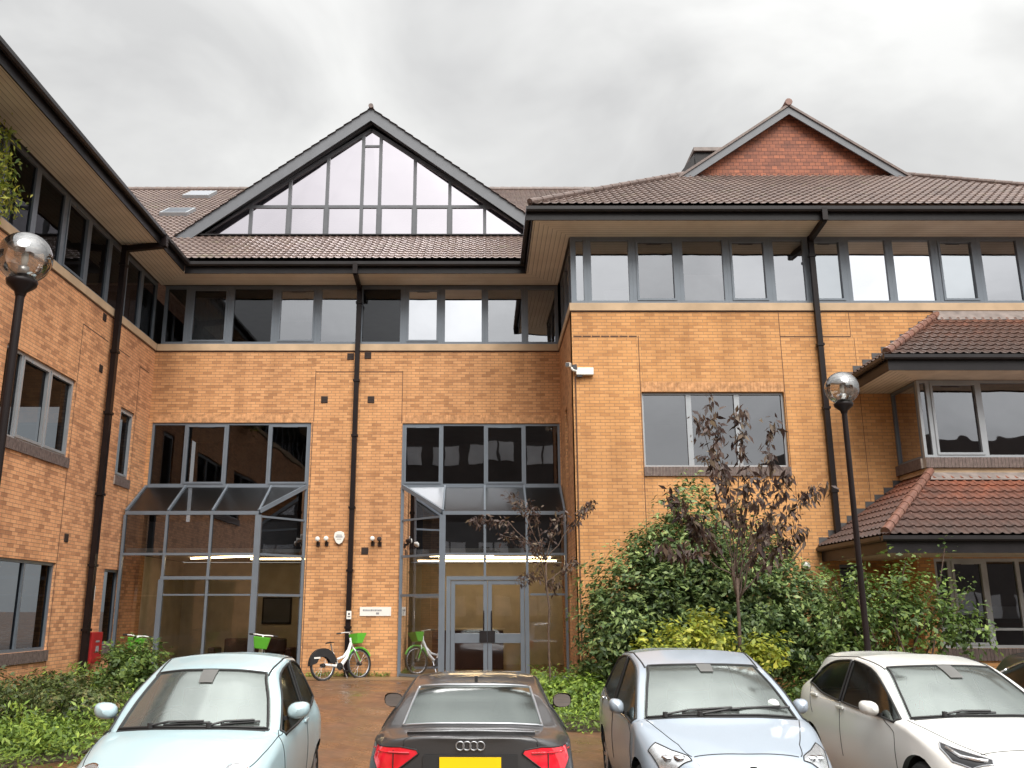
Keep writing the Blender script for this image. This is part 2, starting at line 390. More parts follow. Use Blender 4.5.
# ================================================================== GROUND
def paving():
    t = NT('red_block_paving'); p = t.obj()
    mp = t.node('ShaderNodeMapping', {'Vector': p, 'Rotation': (0, 0, R(45))})
    br = t.node('ShaderNodeTexBrick', {'Vector': mp.outputs[0], 'Color1': (.19, .088, .045, 1), 'Color2': (.12, .054, .030, 1), 'Mortar': (.06, .04, .025, 1),
        'Scale': 1.0, 'Mortar Size': .006, 'Brick Width': .21, 'Row Height': .105, 'Mortar Smooth': .2}, offset=.5)
    n = t.noise(.8, 5, .6); c = t.mix(t.ramp(n, [(.38, (0, 0, 0)), (.62, (.65, .65, .65))]), br.outputs[0], (.12, .075, .042))
    t.set(Base_Color=c, Roughness=t.ramp(t.noise(1.3, 4), [(.35, (.18, .18, .18)), (.65, (.55, .55, .55))]))
    t.bump(t.math('ADD', t.math('MULTIPLY', br.outputs['Fac'], -1.0), t.math('MULTIPLY', t.noise(30, 2), .4)), .4, .008); return t.m
M['paving'] = paving()
M['asphalt'] = simple('car_park_surface', (.12, .085, .06), .6, vary=.25, nscale=4)
M['kerb'] = simple('buff_edge_blocks', (.36, .22, .10), .6, vary=.25, nscale=5)
M['soil'] = simple('soil', (.05, .035, .022), .95, vary=.4, nscale=6)
def gz(y):      # the forecourt rises gently towards the building
    if y <= 12.5: return -.4
    if y >= 19: return 0.0
    return -.4 + .4 * (y - 12.5) / 6.5
def sheet(name, x0, x1, ys, off, mat, kind='structure', xf=None):
    mb = MB(); 
    for a, b in zip(ys[:-1], ys[1:]):
        mb.quad((x0, a, gz(a) + off), (x1, a, gz(a) + off), (x1, b, gz(b) + off), (x0, b, gz(b) + off))
    o = mb.build(name, mat); o['kind'] = kind; return o
sheet('ground', -400, 400, [-400, 12.5, 19, 500], 0, M['paving'])
sheet('paving_edge', -6.3, 14, [10.35, 10.72], .004, M['kerb'])
sheet('car_park', -30, 30, [-14, 10.35], .004, M['asphalt'])
def bed(name, pts):
    mb = MB(); n = len(pts)
    top = [(x, y, gz(y) + .02) for x, y in pts]; mb.add(top, [tuple(range(n))])
    mb.add([(x, y, gz(y) - .05) for x, y in pts] + top, [(i, (i + 1) % n, n + (i + 1) % n, n + i) for i in range(n)])
    o = mb.build(name, M['soil']); o['kind'] = 'structure'; return o
BED_L = [(-8.86, 12.5), (-8.1, 12.3), (-7.1, 12.4), (-6.2, 12.7), (-5.6, 13.2), (-5.6, 19), (-6.6, 20.5), (-8.86, 20.5)]
bed('planting_bed', [(x, y) for x, y in [(-16, 11.2)] + BED_L[1:] + [(-16, 20.5)]])
BED_R = [(1.05, 15.2), (14, 14.0), (14, 18.9), (2.2, 20.1), (1.05, 22)]
bed('planting_bed', BED_R)

# ================================================================== OFFICE BUILDING
B = empty('office_building', (0, D, 0), 0, 'three storey buff brick office block with glazed gable and brown tiled roofs round the forecourt', 'building')
B.location = (0, 0, 0)
ZB0, ZB1, ZT = 8.46, 8.65, 10.36
# --- centre facade
GL_L = (-8.79, -4.55); GL_R = (-2.12, 2.07)
wall(FM, XL, XR, -.3, ZB0, [(GL_L[0], GL_L[1], -.3, 6.47), (GL_R[0], GL_R[1], -.3, 6.45)], M['brick'], B)
# --- left wing
LWH = [(16.2, 19.14, 4.78, 6.49), (21.68, 22.57, 4.78, 6.49), (16.2, 19.15, .84, 2.58), (21.65, 22.57, .84, 2.57),
       (11.6, 15.2, 4.78, 6.49), (11.6, 15.2, .84, 2.58), (5, 8.6, 4.78, 6.49), (5, 8.6, .84, 2.58)]
wall(FL, -8, D, -.6, ZB0, LWH, M['brick_left'], B)
# --- right wing
RWH = [(3.67, 6.95, 4.76, 6.5), (7.85, 8.25, .6, 2.6)]
wall(FR, XR, 16, -.6, ZB0, RWH, M['brick_right'], B)
wall(FRr, RW + .3, D, -.3, ZB0, [(21.72, 22.32, 4.56, 6.5), (21.5, 22.2, .8, 2.62)], M['brick'], B)
wall(Fr(lambda u, d, z: (XR + .0 + d, RW + u, z)), 0.0003, .3, -.3, ZB0, [], M['brick'], B)
# stone bands
mb = MB(); mb.box((XL + .04, D - .04, ZB0), (XR - .04, D + .25, ZB1)); mb.build('stone_band', M['stone'], B, bevel=.008)
mb = MB(); mb.box((XL - .25, -8, ZB0), (XL + .04, D - .041, ZB1)); mb.build('stone_band', M['stone'], B, bevel=.008)
mb = MB(); mb.box((XR - .04, RW - .04, ZB0), (16, RW + .25, ZB1)); mb.box((XR - .04, RW + .251, ZB0), (XR + .25, D - .041, ZB1)); mb.build('stone_band', M['stone'], B, bevel=.008)
# dark strips painted as the shadow line under the bands
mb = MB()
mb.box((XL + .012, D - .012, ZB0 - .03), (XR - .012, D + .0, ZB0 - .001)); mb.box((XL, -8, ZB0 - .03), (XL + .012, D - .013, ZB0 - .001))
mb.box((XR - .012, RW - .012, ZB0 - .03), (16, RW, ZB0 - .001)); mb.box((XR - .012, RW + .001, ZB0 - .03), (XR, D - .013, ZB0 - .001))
mb.build('band_shadow_line', M['dark_line'], B)
# pier outlines: dark strips for joints and the painted shadow of recessed edges
def dark_line(fr, u0, u1, z0, z1, o=.004): fr.box(mbj, u0, u1, -o, .01, z0, z1)
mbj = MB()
dark_line(FM, -4.49, -2.14, 7.86, 7.885); dark_line(FM, -4.50, -4.485, 6.5, 7.9); dark_line(FM, -2.15, -2.135, 6.47, 7.9); dark_line(FM, -4.52, -4.505, 0, 6.48)
mbj.build('pier_joint_shadow', M['dark_line'], B)
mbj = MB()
for k in range(7): dark_line(FR, 2.14 + k * .215, 2.14 + k * .215 + .19, 7.82, 7.85, .006)
dark_line(FR, 3.645, 3.66, .5, 7.85)
dark_line(FR, 6.97, 8.62, 7.82, 7.84, .006); dark_line(FR, 6.965, 6.978, 4.6, 8.42); dark_line(FR, 8.62, 8.632, 7.84, 8.42); dark_line(FR, 8.69, 8.70, 3.9, 7.8)
dark_line(FR, 7.03, 7.04, .5, 4.55)
mbj.build('pier_joint_shadow', M['dark_line'], B)
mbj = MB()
dark_line(FL, 19.17, 19.185, -.3, 7.80); dark_line(FL, 19.17, 20.55, 7.80, 7.82); dark_line(FL, 20.85, 21.9, 7.80, 7.82); dark_line(FL, 22.62, 22.632, 2.6, 7.75); dark_line(FL, 22.62, 23.3, 7.75, 7.77)
mbj.build('pier_joint_shadow', M['dark_line'], B)
# lintel soldier courses of buff brick (over openings), drawn as slightly proud vertical bricks
def lintel(fr, u0, u1, z0, z1, mat):
    mb = MB(); n = int((u1 - u0) / .075); s = (u1 - u0) / n
    for i in range(n): fr.box(mb, u0 + i * s + .005, u0 + (i + 1) * s - .005, -.006, .02, z0, z1)
    mb.build('lintel', mat, B)
M['lint'] = simple('buff_lintel_brick', (.50, .26, .12), .85, vary=.35, nscale=9)
lintel(FM, GL_L[0], GL_L[1], 6.475, 6.70, M['lint']); lintel(FM, GL_R[0], GL_R[1], 6.455, 6.68, M['lint'])
lintel(FR, 3.67, 6.95, 6.505, 6.73, M['lint'])
# vents
for fr, u, z in ((FM, -3.57, 8.3), (FM, -3.1, 8.33), (FM, -4.23, 7.1), (FM, -2.98, 7.1), (FM, -3.02, 3.1), (FL, 20.21, 8.3), (FL, 20.3, 7.08), (FL, 19.48, 3.12)):
    mb = MB(); fr.box(mb, u - .09, u + .09, -.012, .02, z - .09, z + .09)
    for k in range(4): fr.box(mb, u - .08, u + .08, -.02, -.0121, z - .075 + k * .042, z - .055 + k * .042)
    mb.build('vent', M['vent'], B)

# --- second floor ribbon windows
def ribbon(fr, edges, bright=(), sash=(), dim=(), z0=ZB1, z1=ZT, name='window', dflt='glass_rib'):
    for i in range(len(edges) - 1):
        a, b = edges[i], edges[i + 1]
        window(fr, a + .001, b - .001, z0, z1 - .002, B, glass=('glass_bright' if i in bright else 'glass_dim' if (fr is FM and i < 2) or i in dim else random.choice([dflt, dflt, dflt + '_b', dflt + '_c'])), fw=.09, sash=((0,) if i in sash else ()), dep=.06)
ribbon(FM, [XL + .1, -8.1, -6.94, -5.7, -4.52, -3.38, -2.16, -1.11, .08, 1.18, XR], bright=(6, 7), sash=(1, 3, 6), dim=(2, 5))
ribbon(FL, [-7.9, -6.7, -5.5, -4.3, -3.1, -1.9, -.7, .5, 1.7, 2.9, 4.1, 5.3, 6.6, 7.9, 9.2, 10.4, 11.6, 12.85, 14.1, 15.4, 16.67, 17.92, 19.13, 20.3, 21.32, 22.4, 23.5], sash=(16, 18, 21), dflt='glass_left')
ribbon(FR, [XR + .02, 2.52, 3.6, 4.72, 5.86, 6.90, 7.8, 8.72, 9.78, 10.87, 11.9, 12.95, 14, 15], bright=(7, 8), sash=(2, 4, 6, 9), dflt='glass_rib')
ribbon(FRr, [RW + .08, 21.3, 22.4, 23.5])
# --- 1F / GF windows, left wing
for (u0, u1, z0, z1), mu, sa in zip(LWH, ((16.9, 18.05), (), (16.8, 17.95), (), (12.8, 14.0), (12.8, 14.0), (6.2, 7.4), (6.2, 7.4)), ((1, 2), (0,), (2,), (0,), (1,), (1,), (1,), (1,))):
    window(FL, u0, u1, z0, z1, B, mull=mu, sash=sa if z0 > 4 else (), fm='frame_light' if z0 > 4 else 'frame', glass='glass_left', dep=.05, fw=.06)
    soldier(FL, u0 - .03, u1 + .03, z0 - .215, z0 - .002, B)
# --- right wing 1F window
w = window(FR, 3.67, 6.95, 4.76, 6.5, B, mull=(4.76, 5.87), glass='glass_rw', fm='frame_light', fw=.05, mw=.12, dep=.09)
soldier(FR, 3.66, 6.97, 4.55, 4.757, B)
window(FR, 7.85, 8.25, .6, 2.6, B, glass='glass_mid')
window(FRr, 21.72, 22.32, 4.56, 6.5, B, glass='glass_mid'); window(FRr, 21.5, 22.2, .8, 2.62, B, glass='glass_mid')

# --- entrance bays (glazing projects 1.2 m below the first-floor windows)
YF = D - 1.2; ZS = 3.95; ZW = 4.78
window(FM, GL_L[0], GL_L[1], ZW, 6.47, B, mull=(-7.89, -6.78, -5.66), sash=(1, 3), glass='glass_dim', dep=.03, fw=.06)
window(FM, GL_R[0], GL_R[1], ZW, 6.45, B, mull=(-1.06, .08, 1.13), sash=(0, 2), glass='glass_mid', dep=.03, fw=.06)
def bay(side, us, uc, uw, wallu):
    """us: front mullion positions (front plane), uc: canted corner on front plane, uw: cant foot on wall plane, wallu: the end that dies into a side wall"""
    o = MB(); fw = .07
    lo, hi = min(us), max(us)
    rails = [0.03, 1.98, 2.92, ZS] if side == 'L' else [0.03, 1.98, 2.92, ZS]
    # front frame
    F_ = lambda u, z: (u, YF, z)
    def bar(a, b, w=fw, d=.1, mbb=None): (mbb or o).beam(a, b, w, d, up=(0, 1, 0))
    for z in (0.06, ZS): o.box((lo, YF - .05, z - .045), (hi, YF + .05, z + .045))
    o.box((lo + .01, YF - .035, 2.95 - .03), (hi - .01, YF + .035, 2.95 + .03))
    for u in us:
        w = .15 if abs(u - uc) < .01 else .06
        o.box((u - w / 2, YF - .048, -.02), (u + w / 2, YF + .048, ZS - .046))
    # slope rafters
    for k, u in enumerate(us):
        o.beam((u, YF, ZS + .05), (u + (0), D - .02, ZW - .01), .05, .07)
    # hip from corner to wall foot
    o.beam((uc, YF, ZS + .04), (uw, D - .03, ZW - .02), .09, .1)
    o.box((min(lo, uw), D - .06, ZW - .06), (max(hi, uw), D + .02, ZW - .001))
    # canted side frame
    a = Vector((uc, YF, 0)); b = Vector((uw, D - .03, 0)); dr = (b - a)
    for z in (.06, 1.98, 2.95): o.beam(a + Vector((0, 0, z)), b + Vector((0, 0, z)), .05, .06)
    o.beam(a + Vector((0, 0, ZS - .08)), b + Vector((0, 0, ZS - .08)), .05, .05)
    o.beam(b + Vector((0, 0, 0)), b + Vector((0, 0, ZW)), .09, .06, up=(0, 1, 0))
    fo = o.build('entrance_bay', M['frame'], B)
    return fo, a, b
def pane(parent, pts, mat): return MB().add(pts, [tuple(range(len(pts)))]).build('pane', M[mat], parent, recalc=False)
# left bay
usL = [-8.80, -7.76, -6.66, -5.51]
bl, a, b = bay('L', usL, -5.51, -4.6, XL)
for i in range(3):
    u0, u1 = usL[i] + .03, usL[i + 1] - .03
    pane(bl, [(u0, YF, ZS), (u1, YF, ZS), (u1, D - .05, ZW - .04), (u0, D - .05, ZW - .04)], 'glass_slope')
    pane(bl, [(u0, YF, 2.98), (u1, YF, 2.98), (u1, YF, ZS - .05), (u0, YF, ZS - .05)], 'glass_mid')
    if i == 0:
        pane(bl, [(u0, YF, 1.98), (u1, YF, 1.98), (u1, YF, 2.92), (u0, YF, 2.92)], 'glass_low'); pane(bl, [(u0, YF, .1), (u1, YF, .1), (u1, YF, 1.94), (u0, YF, 1.94)], 'glass_low')
    else:
        pane(bl, [(u0, YF, 2.42), (u1, YF, 2.42), (u1, YF, 2.92), (u0, YF, 2.92)], 'glass_low'); pane(bl, [(u0, YF, .1), (u1, YF, .1), (u1, YF, 2.33), (u0, YF, 2.33)], 'glass_low')
def cant_panes(bo, a, b):
    z3 = Vector((0, 0, 1))
    for z0, z1 in ((.1, 1.95), (2.01, 2.92), (2.98, ZS - .11)):
        pane(bo, [a + z3 * z0, b + z3 * z0, b + z3 * z1, a + z3 * z1], 'glass_cant' if z0 < 2.5 else 'glass_mid')
    pane(bo, [a + z3 * (ZS - .05), b + z3 * (ZS - .05), b + z3 * (ZW - .07)], 'glass_mid')
    pane(bo, [a + z3 * (ZS + .02), b + Vector((0, 0, ZW - .03)), Vector((a.x, D - .05, ZW - .03))], 'glass_slope')
cant_panes(bl, a, b)
# framed fixed light behind the middle of the left bay
mb = MB(); mb.box((-7.80, YF - .06, 2.34), (-5.58, YF + .03, 2.42)); mb.box((-7.84, YF - .058, .1), (-7.72, YF + .03, 2.34)); mb.box((-6.69, YF - .03, 1.96), (-5.6, YF + .02, 2.0)); mb.box((-7.71, YF - .03, 1.96), (-6.7, YF + .02, 2.0))
mb.build('door_surround', M['frame'], B)
# right bay
usR = [-.97, .07, 1.10, 2.04]
br, a2, b2 = bay('R', usR, -.97, -2.07, XR)
for i in range(3):
    u0, u1 = usR[i] + .03, usR[i + 1] - .03
    pane(br, [(u0, YF, ZS), (u1, YF, ZS), (u1, D - .05, ZW - .04), (u0, D - .05, ZW - .04)], 'glass_slope')
    pane(br, [(u0, YF, 2.98), (u1, YF, 2.98), (u1, YF, ZS - .05), (u0, YF, ZS - .05)], 'glass_mid')
    if i == 2:
        pane(br, [(u0, YF, 2.02), (u1, YF, 2.02), (u1, YF, 2.92), (u0, YF, 2.92)], 'glass_low'); pane(br, [(u0, YF, .1), (u1, YF, .1), (u1, YF, 1.96), (u0, YF, 1.96)], 'glass_low')
    else: pane(br, [(u0, YF, 2.42), (u1, YF, 2.42), (u1, YF, 2.92), (u0, YF, 2.92)], 'glass_low')
mb = MB(); mb.box((1.16, YF - .03, 1.965), (2.0, YF + .03, 2.015)); mb.build('transom', M['frame'], B)
cant_panes(br, a2, b2)
# double entrance doors
mb = MB(); y0, y1 = YF - .08, YF + .03
mb.box((-.86, y0, 2.33), (1.13, y1, 2.42)); mb.box((-.86, y0, 0.01), (-.76, y1, 2.329)); mb.box((1.03, y0, 0.01), (1.13, y1, 2.329))
mb.build('door_frame', M['frame'], B)
for a_, b_, hs in ((-.75, .13, 1), (.14, 1.02, -1)):
    m = MB(); y0, y1 = YF - .06, YF + .0; w = .10
    m.box((a_, y0, .03), (a_ + w, y1, 2.32)); m.box((b_ - w, y0, .03), (b_, y1, 2.32))
    m.box((a_ + w, y0, 2.22), (b_ - w, y1, 2.32)); m.box((a_ + w, y0, .03), (b_ - w, y1, .22)); m.box((a_ + w, y0, .86), (b_ - w, y1, 1.08))
    dr_ = m.build('door', M['frame'], B, bevel=.004)
    pane(dr_, [(a_ + w, YF - .03, .22), (b_ - w, YF - .03, .22), (b_ - w, YF - .03, .86), (a_ + w, YF - .03, .86)], 'glass_low')
    pane(dr_, [(a_ + w, YF - .03, 1.08), (b_ - w, YF - .03, 1.08), (b_ - w, YF - .03, 2.22), (a_ + w, YF - .03, 2.22)], 'glass_low')
    hx = b_ - .09 if hs == 1 else a_ + .09
    h = MB(); h.box((hx - .10, y0 - .025, .88), (hx + .08, y0 - .001, 1.14)); h.tube([(hx, y0 - .0, 1.16), (hx, y0 - .06, 1.2), (hx, y0 - .06, 1.55), (hx, y0, 1.6)], .015, 8)
    h.build('handle', M['fascia'], dr_)

# --- interiors
M['int_wall'] = simple('cream_interior_wall', (.52, .46, .36), .8)
M['int_dark'] = simple('dim_interior', (.10, .10, .10), .9)
M['int_floor'] = simple('lobby_floor', (.20, .13, .07), .4)
M['int_ceil'] = simple('lobby_ceiling', (.55, .5, .42), .8)
mb = MB(); mb.box((-9.4, 28.6, 0), (3, 28.8, 3.05)); mb.box((-4.4, D + .35, 0), (-4.25, 28.6, 3.05)); mb.box((-2.35, D + .35, 0), (-2.2, 28.6, 3.05)); mb.box((-9.4, D + .35, 0), (-9.25, 28.6, 3.05)); mb.box((2.9, D + .35, 0), (3.0, 28.6, 3.05))
mb.build('interior_wall', M['int_wall'], B)
mb = MB(); mb.box((-9.25, D - 1.1, -.02), (2.05, 28.6, .015)); mb.build('lobby_floor', M['int_floor'], B)
mb = MB(); mb.box((-9.24, D + .02, 3.06), (2.89, 28.6, 3.15)); mb.box((-8.75, YF + .12, 3.0), (-5.55, D + .019, 3.1)); mb.box((-.95, YF + .12, 3.0), (2.0, D + .019, 3.1)); mb.build('lobby_ceiling', M['int_ceil'], B)
for x0, x1, y, dx in ((-6.6, -4.8, 26.2, .0), (-8.2, -6.0, 24.6, 1.3), (-1.2, 1.9, 25.4, 0), (-1.9, 2.2, 27.2, 0), (-1.4, .3, 24.2, .6)):
    mb = MB(); mb.beam((x0, y + dx, 3.03), (x1, y, 3.03), .08, .035); mb.build('ceiling_light', M['strip'], B)
mb = MB(); mb.box((-9.3, D + .6, 3.2), (2.5, 29, 3.9)); mb.box((-9.3, D + .5, 6.9), (2.5, 29, 7.7)); mb.box((-9.3, 28.9, 3.9), (2.5, 29.1, 10.4))
mb.box((-14, -8, 3.0), (XL - .4, D, 3.8)); mb.box((-14, -8, 6.9), (XL - .4, D, 7.7)); mb.box((-14.2, -8, -.3), (-14, D, 10.4)); mb.box((-14, -8, -.2), (XL - .4, D, 0))
mb.box((2.5, RW + .4, 3.0), (16, 26, 3.8)); mb.box((2.5, RW + .4, 6.9), (16, 26, 7.7)); mb.box((2.5, 26, 0), (16, 26.2, 10.4)); mb.box((-14, -8.2, -.3), (XL - .3, -8, 10.4)); mb.box((16, RW + .3, -.3), (16.2, 26, 10.4))
mb.build('floor_slab', M['int_dark'], B)
mb = MB()     # ceilings above the top floor
mb.box((-14, -8, ZT + .06), (XL - .02, D, ZT + .2)); mb.box((XL, D + .02, ZT + .06), (2.5, 29, ZT + .2)); mb.box((XR + .02, RW + .02, ZT + .06), (16, 26, ZT + .2)); mb.build('ceiling', M['int_dark'], B)
# first-floor internal blinds and columns
M['blind'] = simple('grey_blind', (.36, .35, .34), .9, vary=.1)
for x0, x1, z0, z1 in ((-8.0, -7.0, 8.7, 10.1), (-5.6, -4.6, 9.4, 10.3), (1.2, 2.0, 9.0, 10.3)):
    mb = MB(); n = 12
    for i in range(n): mb.box((x0 + (x1 - x0) * i / n, D + .3, z0), (x0 + (x1 - x0) * (i + .92) / n, D + .33, z1))
    mb.build('blind', M['blind'], B)
for x0, x1, z0, z1 in ((2.95, 3.5, 8.7, 9.1), (4.9, 5.8, 8.7, 9.5), (9, 9.7, 8.7, 9.2)):
    mb = MB(); mb.box((x0, RW + .35, z0), (x1, RW + .37, z1)); mb.build('blind', M['blind'], B)

# lobby furniture: separate things, seen dimly through the glass
M['sofa'] = simple('brown_leather', (.07, .028, .02), .45)
def sofa(x0, x1, y, label):
    t = empty('sofa', ((x0 + x1) / 2, y, .015), 0, label, 'sofa'); w = (x1 - x0) / 2
    MB().box((-w, -.35, .12), (w, .35, .45)).build('seat', M['sofa'], t, bevel=.04)
    MB().box((-w + .1, .2, .45), (w - .1, .4, .85)).build('backrest', M['sofa'], t, bevel=.05)
    for s in (-1, 1): MB().box((s * w, -.36, .1), (s * (w + .18), .4, .62)).build('armrest', M['sofa'], t, bevel=.04)
sofa(-7.2, -5.3, 25.6, 'low brown leather sofa inside the lobby behind the left glazed bay')
t = empty('reception_desk', (-.4, 26.6, .015), 0, 'dark reception desk seen through the entrance doors', 'desk')
MB().box((-1.0, -.3, 0), (1.0, .3, 1.05)).build('counter_front', M['sofa'], t, bevel=.02); MB().box((-1.05, -.36, 1.051), (1.05, .36, 1.1)).build('counter_top', M['int_wall'], t)
t = empty('noticeboard', (-6.3, 28.58, 1.6), 0, 'dark framed noticeboard on the cream lobby wall behind the left bay', 'noticeboard')
MB().box((-.45, -.03, -.4), (.45, 0, .4)).build('frame', M['fascia'], t); MB().box((-.4, -.04, -.35), (.4, -.031, .35)).build('panel', M['int_dark'], t)

# --- soffits / fascias / gutters
EM = D - .95; ER = RW - .95; EL = XL + .95; EX = XR - .92
def poly(name, pts, mat, thick=.03): return MB().prism(pts, (0, 0, thick)).build(name, mat, B)
poly('soffit', [(EL, EM, ZT), (EX, EM, ZT), (XR, D, ZT), (XL, D, ZT)], M['soffit_y'])
poly('soffit', [(XL, -8.4, ZT), (EL, -8.4, ZT), (EL, EM, ZT), (XL, D, ZT)], M['soffit_x'])
poly('soffit', [(EX, ER, ZT), (17, ER, ZT), (17, RW + .1, ZT), (XR, RW + .1, ZT), (XR, RW, ZT)], M['soffit_y'])
poly('soffit', [(EX, ER, ZT), (XR, RW, ZT), (XR, D, ZT), (EX, EM, ZT)], M['soffit_x'])
def fascia(a, b, nrm):
    a = Vector((a[0], a[1], ZT - .03)); b = Vector((b[0], b[1], ZT - .03)); n = Vector((nrm[0], nrm[1], 0))
    MB().prism([a, b, b + n * .03, a + n * .03], (0, 0, .24)).build('fascia', M['fascia'], B)
    mb = MB(); c = Vector((0, 0, .235))
    prof = [(0.032, 0), (.075, -.055), (.13, -.055), (.165, -.02), (.165, .06), (.15, .06), (.032, .05)]
    mb.prism([a + c + n * x + Vector((0, 0, z)) for x, z in prof], b - a)
    mb.build('gutter', M['gutter'], B)
M['gutter'] = simple('dark_gutter', (.026, .024, .025), .3, spec=.2, vary=.15)
fascia((EL, EM), (EX, EM), (0, -1)); fascia((EL, -8.4), (EL, EM - .17), (1, 0))
fascia((EX - .165, ER), (17, ER), (0, -1)); fascia((EX, ER + .001), (EX, EM - .17), (-1, 0))
# downpipes with the outlet arms under the soffit
def downpipe(wallp, outw, z_bot, w=.15, z_top=ZT - .06, eave=.95):
    p = Vector((wallp[0], wallp[1], 0)); n = Vector((outw[0], outw[1], 0)); mb = MB(); up = Vector((0, 0, 1))
    q = p + n * (w / 2 + .05)
    mb.beam(q + up * z_bot, q + up * z_top, w, w * .8, up=(n.x, n.y, 0))
    e = p + n * (eave + .12)
    mb.beam(q + up * (z_top - .08), e + up * (z_top + .02), w * .8, .14)
    mb.beam(e + up * (z_top - .02), e + up * (z_top + .28), w, w * .9, up=(n.x, n.y, 0))
    for z in (z_top - .5, 7.6, 6.1, 4.2, 2.6, 1.2):
        if z > z_bot: 
            c = q + up * z; side = Vector((n.y, n.x, 0))
            mb.beam(c - side * (w * .68), c + side * (w * .68), .06, w * .95 + .02, up=(n.x, n.y, 0))
    return mb.build('downpipe', M['pipe'], B)
downpipe((XL, 20.68), (1, 0), .0, .155); downpipe((-3.37, D), (0, -1), .0, .125); downpipe((7.85, RW), (0, -1), 3.05, .12)

# --- roofs
ZE = 10.70; TM = .67; TR_ = .66; RIDY = 33.6; RIDZ = ZE + TM * (RIDY - 22.5)
v = Vector((0, 1, TM)).normalized()
tile_roof('roof', (-20.2, 22.5, ZE), (1, 0, 0), v, 31, (RIDY - 22.5) * math.hypot(1, TM), M['tile'], B,
          clips=[((-7.85, 22.5, 0), Vector((-1, -1, 0)).normalized())])
MB().quad((-8.2, 22.6, ZE - .05), (11, 22.6, ZE - .05), (11, RIDY, RIDZ - .05), (-19.6, RIDY, RIDZ - .05)).build('roof_deck', M['dark'], B)
caps('ridge', (-20, RIDY, RIDZ + .0), (10.5, RIDY, RIDZ + .0), M['ridge_dark'], B)
MB().quad((-19.6, RIDY + .1, RIDZ - .02), (11, RIDY + .1, RIDZ - .02), (11, 45, 11), (-19.6, 45, 11)).build('roof', M['tile'], B)
# left wing roof
vl = Vector((-1, 0, TM)).normalized()
tile_roof('roof', (-7.95, -8.4, ZE - .02), (0, 1, 0), vl, 42, 14, M['tile'], B, clips=[((-7.85, 22.5, 0), Vector((1, 1, 0)).normalized())])
# skylights
def skylight(px, y, w, l, mt):
    z = ZE + TM * (y - 22.5); nrm = Vector((0, -TM, 1)).normalized(); a = Vector((px, y, z)); U_ = Vector((w, 0, 0)); V_ = v * l
    o = MB().prism([a + nrm * .0, a + U_, a + U_ + V_, a + V_], nrm * .14).build('skylight', M['frame_light'], B)
    i = .07; a2 = a + nrm * .143 + Vector((i, 0, 0)) + v * i
    MB().quad(a2, a2 + Vector((w - 2 * i, 0, 0)), a2 + Vector((w - 2 * i, 0, 0)) + v * (l - 2 * i), a2 + v * (l - 2 * i)).build('pane', M[mt], o)
skylight(-11.4, 31.6, 1.0, 1.2, 'glass_bright'); skylight(-10.9, 28.2, .95, 1.0, 'glass_mid')

# central glazed gable
GX, GS = -3.42, .745; GY = 25.3
def gz_(x, apex): return apex - GS * abs(x - GX)
AP = 16.86; FT = 12.5
def slab(x_half, apex0, apex1, ya, yb, name, mat):   # chevron slab between two offsets
    x0 = GX - x_half; x1 = GX + x_half
    pts = [(x0, ya, apex0 - GS * x_half), (GX, ya, apex0), (x1, ya, apex0 - GS * x_half), (x1, ya, apex1 - GS * x_half), (GX, ya, apex1), (x0, ya, apex1 - GS * x_half)]
    return MB().add(pts + [(p[0], yb, p[2]) for p in pts],
        [(0, 1, 4, 5), (1, 2, 3, 4), (6, 11, 10, 7), (7, 10, 9, 8), (0, 6, 7, 1), (1, 7, 8, 2), (5, 4, 10, 11), (4, 3, 9, 10), (0, 5, 11, 6), (2, 8, 9, 3)]).build(name, mat, B)
HW = 5.85; AP = 16.72
slab(HW, AP - .08, AP - .50, GY - .36, GY - .32, 'barge_board', M['barge'])
slab(HW - .02, AP - .12, AP - .30, GY - .31, 31, 'gable_roof_deck', M['dark'])
slab(HW - .1, AP - .18, AP - .42, GY - .05, GY + .06, 'gable_frame', M['barge'])
for sgn in (-1, 1):
    vg = Vector((-sgn, 0, GS)).normalized()
    tile_roof('gable_roof', (GX + sgn * HW, GY - .42, AP - .10 - GS * HW), (0, 1, 0), vg, 9, HW * math.hypot(1, GS), M['tile'], B,
              clips=[((GX + sgn * .02, 0, 0), Vector((-sgn, 0, 0)))])
caps('ridge', (GX, GY - .45, AP - .04), (GX, 31.3, AP - .04), M['ridge_dark'], B, r=.07)
# glass
GS2 = .692; GA = 16.08; GB = 12.55; HG = (GA - GB) / GS2
def top(x): return GA - GS2 * abs(x - GX)
xm = [-7.0, -5.85, -4.72, -3.66, -3.12, -2.05, -.98, .08]
edges = [GX - HG] + xm + [GX + HG]
ZTR = 13.50
fg = MB()
fg.box((GX - HG, GY - .05, GB - .05), (GX + HG, GY + .05, GB + .03))
xr = (GA - ZTR) / GS2
fg.box((GX - xr, GY - .04, ZTR - .045), (GX + xr, GY + .04, ZTR + .045))
for i, x in enumerate(xm): fg.box((x - .05, GY - .045, GB + .03), (x + .05, GY + .045, top(x) - .02))
for i in (1, 2, 4, 5, 6): fg.box((xm[i] - .085, GY - .03, GB + .031), (xm[i] + .085, GY + .035, ZTR - .031))
for sgn in (-1, 1): fg.beam((GX + sgn * HG, GY, GB), (GX, GY, GA), .1, .1)
fg.box((xm[3] + .041, GY - .035, 15.5), (xm[4] - .041, GY + .035, 15.56))
fgo = fg.build('gable_window', M['frame_dk'], B)
